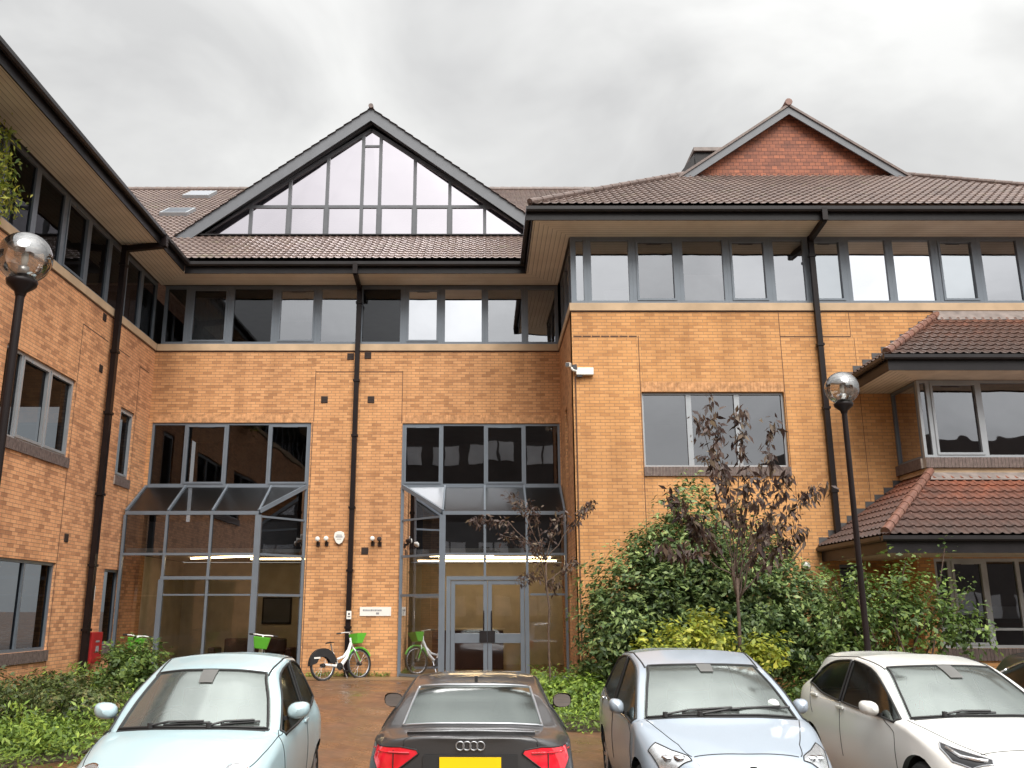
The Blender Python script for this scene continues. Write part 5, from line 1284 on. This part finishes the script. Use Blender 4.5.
def crown(lobes, n_cl, per, cr, size, asp, mat, parent, name='crown', shell=.62, droop=.2, keep=None):
    """leaf clumps scattered mostly through the outer shell of a few lobes; leaves gather on short sprays"""
    L_ = np.array(lobes, float); w = L_[:, 3] * L_[:, 4] * L_[:, 5]; w /= w.sum(); P = []; Q = []
    for _ in range(n_cl):
        k = rng.choice(len(L_), p=w); c = L_[k, :3]; r = L_[k, 3:6]
        d = rng.normal(0, 1, 3); d /= np.linalg.norm(d); rad = (shell + (1 - shell) * rng.random()) if rng.random() < .8 else rng.random() ** .5 * shell
        rad *= rng.uniform(.88, 1.10)
        q = c + d * r * rad
        if keep and not keep(q): continue
        m = rng.poisson(per); sp = d * .6 + np.array([0, 0, .5]) + rng.normal(0, .4, 3); sp /= np.linalg.norm(sp)
        t = rng.random(m)[:, None]; pp = q + sp * cr * (t * 2 - .7) + rng.normal(0, cr * .33, (m, 3))
        P.append(pp); Q.append(np.repeat((d * .8 + np.array([0, 0, .9]))[None], m, 0))
    return leaves(np.concatenate(P), np.concatenate(Q), size, asp, name, mat, parent, droop)
def branch(mb, p, q, r0, r1, wob=.06, n=6):
    p, q = Vector(p), Vector(q); l = (q - p).length; pts = []
    for i in range(n + 1):
        t = i / n; o = Vector((random.uniform(-1, 1), random.uniform(-1, 1), random.uniform(-1, 1))) * wob * l * math.sin(math.pi * t) * .5
        pts.append(p.lerp(q, t) + o)
    mb.tube(pts, [r0 + (r1 - r0) * i / n for i in range(n + 1)], 7); return pts

# --- big laurel in front of the right wing
LX = empty('laurel_shrub', (4.3, 18.4, 0), 0, 'huge dark green laurel bush against the right wing, behind the copper-leaved tree', 'shrub'); LX.location = (0, 0, 0)
mb = MB()
for a in range(9):
    branch(mb, (4.3 + random.uniform(-.5, .5), 18.5, 0), (4.3 + random.uniform(-2.2, 2.4), 18.3 + random.uniform(-.8, .8), random.uniform(1.4, 3.0)), .05, .015)
mb.build('stems', M['bark'], LX, smooth=True)
crown([(3.1, 18.4, 1.7, 1.15, 1.1, 1.35), (4.1, 18.5, 2.0, 1.2, 1.1, 1.65), (5.0, 18.3, 1.9, 1.2, 1.1, 1.7), (5.9, 18.4, 1.5, 1.1, 1.1, 1.35), (2.7, 18.1, 1.0, .9, 1.0, 1.1), (6.5, 18.3, 1.1, .75, 1.0, 1.05), (4.3, 17.9, 1.0, 1.9, 1.0, 1.0), (4.32, 18.6, 3.35, .62, .6, 1.0), (3.6, 18.5, 2.6, .7, .6, .9)],
      3000, 21, .16, .112, .45, M['laurel'], LX, 'foliage', keep=lambda q: q[1] < 19.9)
# --- yellow-green shrub
YS = empty('golden_shrub', (0, 0, 0), 0, 'low yellow-green shrub in front of the dark laurel bush', 'shrub')
mb = MB()
for a in range(7): branch(mb, (3.9, 15.6, -.2), (3.9 + random.uniform(-.9, .9), 15.6 + random.uniform(-.4, .4), random.uniform(.6, 1.1)), .02, .006)
mb.build('stems', M['bark'], YS)
crown([(3.2, 15.5, .92, .5, .5, .5), (3.8, 15.5, 1.0, .45, .5, .6), (2.7, 15.5, .8, .3, .4, .45), (4.55, 15.4, .95, .5, .4, .3), (3.55, 15.4, 1.3, .3, .3, .3)], 330, 15, .15, .10, .5, M['lime_leaf'], YS, 'foliage', shell=.35)
# --- right loose shrub
RS = empty('loose_green_shrub', (0, 0, 0), 0, 'loose mid green shrub below the lower tiled roof, behind the white car', 'shrub')
mb = MB(); tips = []
for a in range(15):
    q = (6.45 + random.uniform(-1.15, 1.75), 15.0 + random.uniform(-.5, .5), random.uniform(1.6, 2.85)); tips.append(branch(mb, (6.4 + random.uniform(-.2, .2), 15.0, -.25), q, .028, .006, .1))
mb.build('stems', M['bark'], RS)
crown([(6.1, 15.0, 1.55, .7, .6, 1.0), (6.8, 15.0, 1.6, .8, .6, .9), (5.7, 15.0, .9, .5, .5, .9), (7.6, 15.0, 1.35, .55, .5, .7), (6.5, 15, .5, 1.3, .6, .7)], 640, 13, .14, .09, .5, M['green_leaf'], RS, 'foliage', shell=.3)
P_, Q_ = [], []
for tp in tips:
    for p in tp[3:]:
        for _ in range(16): P_.append(np.array(p) + rng.normal(0, .09, 3)); Q_.append((0, -.3, 1))
leaves(P_, Q_, .085, .5, 'tip_foliage', M['green_leaf'], RS)

# --- young copper-leaved tree
def sprays(paths, mat, parent, size, per, spread, droop, start=.25, name='foliage'):
    P_, Q_ = [], []
    for pts in paths:
        tot = len(pts) - 1
        for k in range(int(per)):
            t = start + (1 - start) * random.random() ** .65; i = min(int(t * tot), tot - 1); p = Vector(pts[i]).lerp(Vector(pts[i + 1]), t * tot - i)
            c = np.array(p) + rng.normal(0, spread, 3)
            for _ in range(3): P_.append(c + rng.normal(0, spread * .5, 3)); Q_.append((rng.normal(0, 1), -1 + rng.normal(0, .6), .2))
    return leaves(P_, Q_, size, .34, name, mat, parent, droop)
CT = empty('copper_leaved_tree', (0, 0, 0), 0, 'young tree with drooping dark copper leaves in front of the laurel bush', 'tree')
TY = 15.6
def W(px, py, y):   # a point of the garden from where it stands in the view, at distance y
    a = (px - 482) / 902; u = (384 - py) / 902; th = R(14); cy, sz = math.cos(th) - u * math.sin(th), math.sin(th) + u * math.cos(th); t = y / cy
    return (a * t, y, CAMH + sz * t)
base = Vector(W(742, 690, TY)); base.z = -.2; fork = Vector(W(737, 578, TY))
mb = MB(); tr = branch(mb, base, fork, .036, .026, .02); 
mb.build('trunk', M['bark'], CT, smooth=True)
ends = [(700, 415, -.5), (713, 395, .1), (740, 405, .3), (775, 425, -.2), (822, 484, .4), (668, 492, .2), (655, 545, -.3), (790, 470, -.6), (722, 460, .7), (752, 470, -.5), (800, 530, .2), (690, 520, .5), (765, 520, .6)]
mb = MB(); paths = []
for px, py, dy in ends:
    q = Vector(W(px, py, TY + dy)); st = tr[-1] if random.random() < .6 else tr[-2]
    mid = Vector(st).lerp(q, .45) + Vector((0, 0, .12)); b1 = branch(mb, st, mid, .014, .009, .08, 4); b2 = branch(mb, b1[-1], q, .009, .004, .08, 5); paths.append(b1 + b2[1:])
mb.build('branches', M['bark'], CT, smooth=True)
sprays(paths, M['copper'], CT, .15, 52, .065, .9, start=.32)
# --- spindly purple-leaved sapling beside the doors
SP = empty('purple_sapling', (0, 0, 0), 0, 'spindly purple-leaved sapling with arching branches beside the entrance doors', 'tree')
SY = 17.6; base = Vector(W(551, 700, SY)); base.z = -.08; fork = Vector(W(546, 560, SY)); mb = MB(); tr = branch(mb, base, fork, .022, .016, .03)
mb.build('trunk', M['bark'], SP, smooth=True); mb = MB(); paths = []
for px, py, dy, lift in ((472, 520, .2, .35), (592, 502, -.1, .05), (505, 490, .3, .25), (530, 505, -.4, .1), (520, 580, .1, .1), (575, 560, .3, 0), (560, 515, .2, .1), (535, 545, -.2, .05), (556, 585, .3, 0), (500, 535, -.3, .15)):
    q = Vector(W(px, py, SY + dy)); st = Vector(tr[-1]) if py < 540 else Vector(tr[-2])
    mid = st.lerp(q, .5) + Vector((0, 0, lift)); b1 = branch(mb, st, mid, .012, .008, .06, 4); b2 = branch(mb, b1[-1], q, .008, .003, .06, 4); paths.append(b1 + b2[1:])
mb.build('branches', M['bark'], SP, smooth=True)
sprays(paths[:2], M['copper'], SP, .10, 55, .04, .6, start=.45); sprays(paths[2:], M['copper'], SP, .09, 34, .06, .5, name='inner_foliage')
# low shoots at its foot
# --- left bed planting
def shrub(name, x, y, rx, ry, h, mat, label, n, leaf=.075, asp=.5, per=14, group=None):
    t = empty(name, (x, y, gz(y)), 0, label, 'shrub', group); mb = MB()
    for a in range(6): branch(mb, (random.uniform(-.1, .1), 0, 0), (random.uniform(-rx, rx) * .7, random.uniform(-ry, ry) * .7, h * random.uniform(.5, .85)), .014, .004)
    mb.build('stems', M['bark'], t)
    crown([(0, 0, h * .5, rx, ry, h * .5), (rx * .35, -ry * .3, h * .4, rx * .7, ry * .7, h * .42), (-rx * .4, ry * .2, h * .42, rx * .7, ry * .7, h * .5)], n, per, .11, leaf, asp, mat, t, 'foliage', shell=.5)
    return t
shrub('leafy_shrub', -6.5, 17.6, .65, .8, 1.25, M['green_leaf'], 'bright leafy shrub behind the pale blue car, in front of the left glazed bay', 330, .09)
shrub('scrub_bush', -7.9, 17.6, .85, 1.1, .55, M['hedge'], 'dusky scrub bush below the red box on the left wing', 330)
shrub('scrub_bush', -8.1, 15.6, .85, 1.0, .85, M['hedge'], 'dusky scrub bush below the leftmost ground-floor window', 330)
shrub('scrub_bush', -6.7, 15.6, .85, 1.0, .75, M['hedge'], 'dusky scrub bush behind the mirror of the pale blue car', 300)
shrub('scrub_bush', -9.6, 14.6, 1.1, .9, .8, M['hedge'], 'dusky scrub bush at the left edge of the picture', 300)
shrub('nettle_clump', -7.4, 13.6, .8, .6, .48, M['weed'], 'bright green clump of nettles at the front left of the bed', 240, .08)
shrub('nettle_clump', -6.35, 13.9, .6, .7, .42, M['weed'], 'bright green clump of nettles nearest the pale blue car', 200, .08)
def carpet(name, pts_fn, n, h, mat, size):
    P_ = [];
    while len(P_) < n:
        x, y, hh = pts_fn(); P_.append((x, y, gz(y) + .02 + rng.random() ** 1.5 * hh))
    o = leaves(P_, np.tile((0, -.3, 1), (n, 1)), size, .3, name, mat, None, -.5); return o
def inp(poly):
    xs = [p[0] for p in poly]; ys = [p[1] for p in poly]
    while 1:
        x, y = random.uniform(min(xs), max(xs)), random.uniform(min(ys), max(ys)); c = False; j = len(poly) - 1
        for i in range(len(poly)):
            xi, yi = poly[i]; xj, yj = poly[j]
            if (yi > y) != (yj > y) and x < (xj - xi) * (y - yi) / (yj - yi) + xi: c = not c
            j = i
        if c: return x, y
BL = [(-11, 10.7), (-8.1, 11.75), (-7.1, 11.85), (-5.9, 12.2), (-5.3, 13.0), (-5.4, 19), (-6.6, 20.5), (-11, 20.5)]
def fl():
    x, y = inp(BL); return x, y, .28 + .25 * math.sin(x * 3 + y * 2) ** 2
o = carpet('ground_cover', fl, 21000, .3, M['weed'], .10); tag(o, 'mixed green weeds and grass covering the left planting bed', 'ground cover', kind='stuff')
def fr_():
    x, y = inp([(1.0, 15.1), (2.0, 14.9), (4.6, 14.6), (9.5, 14.2), (9.5, 16.5), (5, 17.4), (2.4, 19.8), (1.05, 21)]); return x, y, .25 + .2 * math.sin(x * 4 + y * 3) ** 2
o = carpet('ground_cover', fr_, 17000, .3, M['weed'], .10); tag(o, 'bright green weeds in the bed between the entrance and the laurel bush', 'ground cover', kind='stuff')
shrub('weed_clump', 1.7, 17.0, .5, .6, .62, M['weed'], 'tall weeds in the bed right of the entrance doors', 170, .09)
shrub('weed_clump', 2.3, 18.6, .5, .6, .75, M['green_leaf'], 'green shrubby weeds at the brick corner of the right wing', 190, .09)
shrub('weed_clump', 5.6, 15.4, .75, .5, .85, M['green_leaf'], 'green weeds between the golden shrub and the white car', 260, .09)
shrub('weed_clump', 8.9, 15.8, .9, .5, .6, M['hedge'], 'dry brownish scrub below the ground-floor window of the right bay', 170, .09)
# moss and weeds at the foot of the brick pier
def fm_(): return random.uniform(-4.4, -2.3), D - .02 - abs(rng.normal(0, .06)), .10
o = carpet('moss', fm_, 900, .1, M['weed'], .05); tag(o, 'thin line of moss and weeds at the foot of the brick pier', 'moss', kind='stuff')
# creeper on the left wing, upper left corner
IV = empty('creeper', (0, 0, 0), 0, 'yellowish green creeper hanging by the upper windows at the top left', 'climbing plant')
mb = MB(); cp = []
for k in range(9):
    y = 14.0 + random.uniform(-.8, .7); cp.append(branch(mb, (XL + .12, y, 10.3 - .2 * random.random()), (XL + .2 + random.random() * .25, y + random.uniform(.1, .5), 8.1 + random.random() * .7), .012, .004, .08, 7))
mb.build('stems', M['bark'], IV); sprays(cp, M['lime_leaf'], IV, .12, 70, .11, .4, start=0, name='foliage'); sprays(cp[:5], M['green_leaf'], IV, .11, 60, .12, .4, start=0, name='inner_foliage')

# ================================================================== LAMPS
M['globe'] = None
t = NT('clear_globe'); t.n.remove(t.b)
lw = t.node('ShaderNodeLayerWeight', {'Blend': .32}); f = t.math('MINIMUM', t.math('ADD', t.math('MULTIPLY', lw.outputs['Fresnel'], .75), .22), 1.0)
tr_ = t.node('ShaderNodeBsdfTransparent', {'Color': (.78, .77, .74, 1)}); gl_ = t.node('ShaderNodeBsdfGlossy', {'Color': (.95, .95, .95, 1), 'Roughness': .02})
mx_ = t.node('ShaderNodeMixShader', {0: f}); t.l.new(tr_.outputs[0], mx_.inputs[1]); t.l.new(gl_.outputs[0], mx_.inputs[2]); t.l.new(mx_.outputs[0], t.o.inputs[0]); M['globe'] = t.m
def lamp(x, y, zb, label, r=.225):
    t = empty('lamp_post', (x, y, gz(y)), 0, label, 'street lamp', 'globe lamp posts on the forecourt'); h = zb - gz(y)
    MB().lathe([(.0, 0), (.11, 0), (.11, .03), (.055, .05), (.048, .9), (.040, .95), (.036, h - .12), (0, h - .12)], n=16).build('post', M['pipe'], t, smooth=False)
    MB().lathe([(.04, h - .14), (.05, h - .10), (.12, h - .04), (.13, h), (.10, h + .02), (.06, h + .05), (0, h + .06)], n=24).build('collar', M['pipe'], t, smooth=True)
    MB().lathe([(.001 + r * math.sin(a), h + r * .96 - r * math.cos(a)) for a in [math.pi * (.12 + .88 * k / 20) for k in range(21)]], n=36).build('globe', M['globe'], t, smooth=True)
    lh = MB().lathe([(0, h + .05), (.05, h + .05), (.045, h + .13), (.03, h + .14), (0, h + .15)], n=16).build('lamp_holder', M['alloy'], t, smooth=True)
    MB().lathe([(0, h + .14), (.02, h + .14), (.03, h + .19), (.028, h + .25), (0, h + .28)], n=14).build('bulb', M['white_plas'], t, smooth=True)
    MB().lathe([(.0, h + r * 1.62), (.07, h + r * 1.60), (.15, h + r * 1.42), (.155, h + r * 1.38), (.0, h + r * 1.36)], n=24).build('reflector', M['alloy'], t, smooth=True)
p = W(22, 281, 7.4); lamp(p[0], 7.4, p[2], 'dark lamp post with clear globe at the left edge, in front of the left wing')
p = W(843, 400, 12.0); lamp(p[0], 12.0, p[2] - .3 + .25, 'dark lamp post with clear globe standing behind the white car')

# ================================================================== SMALL WALL THINGS
M['white'] = simple('off_white_enamel', (.72, .71, .66), .4, vary=.04)
M['ink'] = simple('dark_ink', (.04, .04, .045), .6); M['grey_ink'] = simple('grey_ink', (.25, .25, .26), .6)
M['red'] = simple('red_enamel', (.35, .02, .02), .4)
# CCTV camera on the corner
cc = empty('cctv_camera', (XR + .05, RW - .0, 6.98), 0, 'white security camera on a bracket at the brick corner of the right wing', 'security camera')
bx = MB().box((.02, -.12, -.10), (.42, -.001, .07)).build('junction_box', M['white'], cc, bevel=.01)
MB().box((.04, -.10, -.14), (.16, -.02, -.101)).build('gland', M['ink'], bx)
arm = MB().tube([(.05, -.08, -.01), (-.06, -.14, .0), (-.10, -.15, .06)], .028, 8).build('arm', M['white'], cc, smooth=True)
MB().beam((-.13, -.06, .14), (-.20, -.36, .07), .10, .10).build('camera_head', M['white'], cc, bevel=.012)
MB().box((-.245, -.385, .03), (-.165, -.375, .11)).build('lens_face', M['ink'], cc)
MB().beam((-.0, -.1, .02), (-.02, -.1, .14), .06, .1).build('rear_hood', M['ink'], cc)
cb = MB().tube([(XR + .06, RW - .03, 6.86), (XR + .05, RW - .03, 3.3), (XR + .05, RW - .03, .3)], .014, 6).build('cable_conduit', M['brickish'] if 'brickish' in M else M['dark_line'], B)
# burglar-alarm bell box, spot lights, signs
p = W(339.5, 538, D); t = empty('alarm_box', (p[0], D, p[2]), 0, 'white shield-shaped burglar alarm box high on the brick pier', 'alarm')
sh = [(-.14, 0, .02), (-.12, 0, .13), (-.05, 0, .165), (.05, 0, .165), (.12, 0, .13), (.14, 0, .02), (.08, 0, -.12), (0, 0, -.17), (-.08, 0, -.12)]
MB().prism([(x, -.07, z) for x, y, z in sh], (0, .07, 0)).build('housing', M['white'], t, bevel=.01)
m = MB(); m.box((-.07, -.074, .06), (.07, -.0705, .08)); m.box((-.09, -.074, .01), (.09, -.0705, .04)); m.box((-.06, -.074, -.04), (.06, -.0705, -.028)); m.build('lettering', M['grey_ink'], t)
def spot(px, py, label, dark=False):
    p = W(px, py, D); t = empty('spotlight', (p[0], D, p[2]), 0, label, 'spotlight', 'small spotlights on the brick pier')
    MB().box((-.045, -.03, -.14), (.045, -.001, -.03)).build('base', M['vent'], t); MB().tube([(0, -.03, -.08), (0, -.09, -.04), (0, -.10, .02)], .02, 8).build('arm', M['vent'], t)
    MB().lathe([(0, -.19), (.05, -.19), (.062, -.17), (.05, -.08), (.03, -.05), (0, -.05)], (0, 0, .04), 16, axis='y').build('lamp_head', M['vent'] if dark else M['white'], t, smooth=True)
spot(318.5, 541, 'small white spotlight, leftmost of those on the brick pier'); spot(327, 540.5, 'small white spotlight just left of the alarm box on the brick pier')
spot(373, 540.5, 'small white spotlight right of the downpipe, above the dark vent'); spot(380, 541, 'small dark spotlight, rightmost of those on the brick pier', True)
def sign(name, px0, px1, py0, py1, Y, label, lines, cat='sign', bg_='white', fx=None):
    a = W(px0, py0, Y); b = W(px1, py1, Y); cx = (a[0] + b[0]) / 2; cz = (a[2] + b[2]) / 2; w = abs(b[0] - a[0]); h = abs(a[2] - b[2])
    t = empty(name, (cx, Y, cz), 0, label, cat); MB().box((-w / 2, -.02, -h / 2), (w / 2, -.001, h / 2)).build('plate', M[bg_], t, bevel=.003)
    m = MB()
    for x0, x1, z0, z1 in lines: m.box((w * (x0 - .5), -.0235, h * (.5 - z1)), (w * (x1 - .5), -.021, h * (.5 - z0)))
    m.build('lettering', M['grey_ink'], t); return t
wl = []; x = .10
for wlen in (.05, .035, .05, .04, .05, .03, .06, .04, .03, .05, .04, .05, .06, .03):
    wl.append((x, x + wlen - .012, .26 + .03 * random.random(), .46)); x += wlen
wl += [(.52, .62, .60, .82)]
sign('name_sign', 360, 391, 607, 616, D, 'long white name plate on the brick pier right of the downpipe', wl)
p = W(349, 615, D - .22); t = empty('notice', (p[0], D - .218, p[2]), 0, 'small white notice stuck on the centre downpipe above the bicycle', 'notice')
MB().box((-.06, -.006, -.10), (.06, -.001, .10)).build('plate', M['white'], t); m = MB(); m.box((-.02, -.009, .0), (.02, -.0065, .05)); m.box((-.035, -.009, -.05), (.035, -.0065, -.03)); m.build('lettering', M['ink'], t)
t = empty('fire_box', (XL, 21.15, .8), 0, 'red metal box low on the left wing wall beside the downpipe', 'cabinet')
MB().box((.001, -.28, -.34), (.20, .28, .34)).build('cabinet', M['red'], t, bevel=.01); MB().box((.201, -.24, -.30), (.21, .24, .30)).build('door', M['red2'] if 'red2' in M else M['red'], t)
m = MB(); m.box((.2105, -.08, -.1), (.215, .08, .04)); m.box((.2105, -.1, .12), (.215, .1, .16)); m.build('lettering', M['grey_ink'], t)
t = empty('wall_notice', (XL, 21.1, 2.0), 0, 'small white notice on the left wing wall above the red box', 'notice'); MB().box((.001, -.10, -.16), (.02, .10, .16)).build('plate', M['white'], t); m = MB(); m.box((.0205, -.05, 0.02), (.024, .05, .06)); m.build('lettering', M['grey_ink'], t)
p = W(806, 566, RW); t = empty('bulkhead_light', (p[0], RW, p[2]), 0, 'small white round wall light left of the lower tiled roof', 'wall light')
MB().lathe([(0, -.10), (.06, -.09), (.09, -.04), (.09, -.001)], (0, 0, 0), 18, axis='y').build('diffuser', M['white'], t, smooth=True); MB().lathe([(.1, -.02), (.105, -.001)], (0, 0, 0), 18, axis='y').build('base', M['vent'], t)

# ================================================================== HIRE BICYCLES
M['bwhite'] = simple('white_bike_frame', (.74, .75, .74), .3, vary=.04); M['lime'] = simple('lime_green_plastic', (.12, .48, .04), .4, vary=.08)
M['spoke'] = simple('spoke_steel', (.35, .35, .36), .35, .7)
def make_bike(label, loc, rz, lean=R(-6)):
    t = empty('bicycle', loc, rz, label, 'bicycle', 'green and white hire bicycles'); t.rotation_euler = (lean, 0, rz)
    wr = .34; rear, front = Vector((0, 0, wr)), Vector((1.10, 0, wr))
    def whl(c):
        w = MB().tube([c + Vector((wr * math.cos(a), 0, wr * math.sin(a))) for a in [k * math.pi / 18 for k in range(36)]], .026, 8, closed=True).build('wheel', M['tyre'], t, smooth=True)
        MB().tube([c + Vector(((wr - .035) * math.cos(a), 0, (wr - .035) * math.sin(a))) for a in [k * math.pi / 18 for k in range(36)]], .012, 6, closed=True).build('rim', M['alloy'], w, smooth=True)
        m = MB()
        for k in range(20):
            a = k * math.pi / 10; m.tube([c + Vector((0, .02 * (-1) ** k, 0)), c + Vector(((wr - .04) * math.cos(a), 0, (wr - .04) * math.sin(a)))], .0022, 4)
        m.build('spokes', M['spoke'], w); MB().lathe([(0, -.06), (.05, -.05), (.05, .05), (0, .06)], tuple(c), 14, axis='y').build('hub', M['plastic'], w)
    whl(rear); whl(front)
    bb = Vector((.46, 0, .30)); st = Vector((.30, 0, .62)); hd = Vector((.86, 0, .84))
    m = MB(); m.tube([hd, Vector((.72, 0, .50)), Vector((.56, 0, .34)), bb, Vector((.30, 0, .33)), Vector((.06, .0, .36))], [.038, .045, .05, .05, .035, .025], 10)
    m.tube([bb, st], [.035, .028], 10); m.tube([Vector((.80, 0, .70)), Vector((.62, 0, .52)), Vector((.44, 0, .47))], .03, 8); m.build('frame', M['bwhite'], t, smooth=True)
    f_ = MB(); f_.tube([hd + Vector((-.015, 0, .12)), hd, hd + Vector((.05, 0, -.10))], .026, 8)
    for s_ in (-1, 1): f_.tube([hd + Vector((.05, 0, -.10)), hd + Vector((.09, .05 * s_, -.18)), Vector((1.10, .06 * s_, wr))], .018, 8)
    f_.build('fork', M['bwhite'], t, smooth=True)
    g = MB()
    for s_ in (-1, 1): g.tube([hd + Vector((.10, .056 * s_, -.2)), Vector((1.08, .068 * s_, wr + .06))], .017, 6)
    g.build('fork_cover', M['lime'], t)
    m = MB(); m.tube([st, st + Vector((-.05, 0, .22))], .017, 8); sp_ = m.build('seat_post', M['alloy'], t)
    MB().prism([(.10, -.09, .84), (.14, -.10, .88), (.34, -.03, .875), (.36, -.02, .86), (.2, -.03, .84)], (0, .12, 0)).build('saddle', M['plastic'], t, bevel=.02)
    m = MB(); n = 14; oo = [rear + Vector((.40 * math.cos(a), 0, .40 * math.sin(a))) for a in [math.pi * (.05 + .95 * k / n) for k in range(n + 1)]]; ii = [rear + Vector((.20 * math.cos(a), 0, .20 * math.sin(a))) for a in [math.pi * (.05 + .85 * k / n) for k in range(n + 1)]]
    for s_ in (-.05, .05): m.add([p + Vector((0, s_, 0)) for p in oo + ii], [(i, i + 1, n + 2 + i, n + 1 + i) for i in range(n)])
    m.add([p + Vector((0, -.05, 0)) for p in oo] + [p + Vector((0, .05, 0)) for p in oo], [(i, i + 1, n + 2 + i, n + 1 + i) for i in range(n)]); m.build('skirt_guard', M['plastic'], t)
    MB().box((-.28, -.056, .50), (-.10, -.052, .54)).build('logo_strip', M['white'], t)
    m = MB(); h0 = hd + Vector((-.03, 0, .20))
    m.tube([h0, h0 + Vector((.0, 0, .05))], .02, 8); m.tube([h0 + Vector((-.15, -.28, .05)), h0 + Vector((-.05, -.14, .06)), h0 + Vector((0, 0, .05)), h0 + Vector((-.05, .14, .06)), h0 + Vector((-.15, .28, .05))], .014, 8); hb = m.build('handlebar', M['bwhite'], t, smooth=True)
    for s_ in (-1, 1): MB().tube([h0 + Vector((-.10, .21 * s_, .055)), h0 + Vector((-.17, .30 * s_, .05))], .02, 8).build('grip', M['plastic'], hb)
    m = MB(); b0 = hd + Vector((.10, 0, -.02)); bt = [b0 + Vector(q) for q in ((0, -.13, 0), (.16, -.13, 0), (.16, .13, 0), (0, .13, 0))]; tp = [b0 + Vector(q) for q in ((-.02, -.18, .24), (.27, -.18, .24), (.27, .18, .24), (-.02, .18, .24))]
    m.add(bt + tp, [(3, 2, 1, 0), (0, 1, 5, 4), (1, 2, 6, 5), (2, 3, 7, 6), (3, 0, 4, 7)]); m.build('basket', M['lime'], t, bevel=.01)
    fm = MB(); fm.tube([front + Vector((.385 * math.cos(a), 0, .385 * math.sin(a))) for a in [math.pi * (.15 + .75 * k / 12) for k in range(13)]], .025, 6); fm.build('mudguard', M['lime'], t)
    m = MB(); m.lathe([(0, -.07), (.09, -.068), (.09, -.06), (0, -.058)], tuple(bb), 18, axis='y'); m.tube([bb + Vector((0, -.08, 0)), bb + Vector((.12, -.09, -.11))], .012, 6); m.box(bb + Vector((.07, -.17, -.125)), bb + Vector((.17, -.09, -.105))); m.tube([bb + Vector((0, .08, 0)), bb + Vector((-.12, .09, .11))], .012, 6); m.build('crank', M['plastic'], t)
    MB().tube([bb + Vector((.12, 0, .05)), Vector((.60, -.16, .01))], .012, 6).build('kickstand', M['alloy'], t)
    return t
p = W(319.5, 681, 22.55)
make_bike('white and lime-green hire bicycle leaning by the downpipe in front of the brick pier', (p[0] + .1, 22.45, 0.0), R(46))
make_bike('lime-green hire bicycle half hidden behind the bright leafy shrub at the left', (-7.7, 20.7, 0), R(-72))
make_bike('lime-green hire bicycle hidden behind the roof of the pale blue car', (-5.05, 21.3, 0), R(-80))
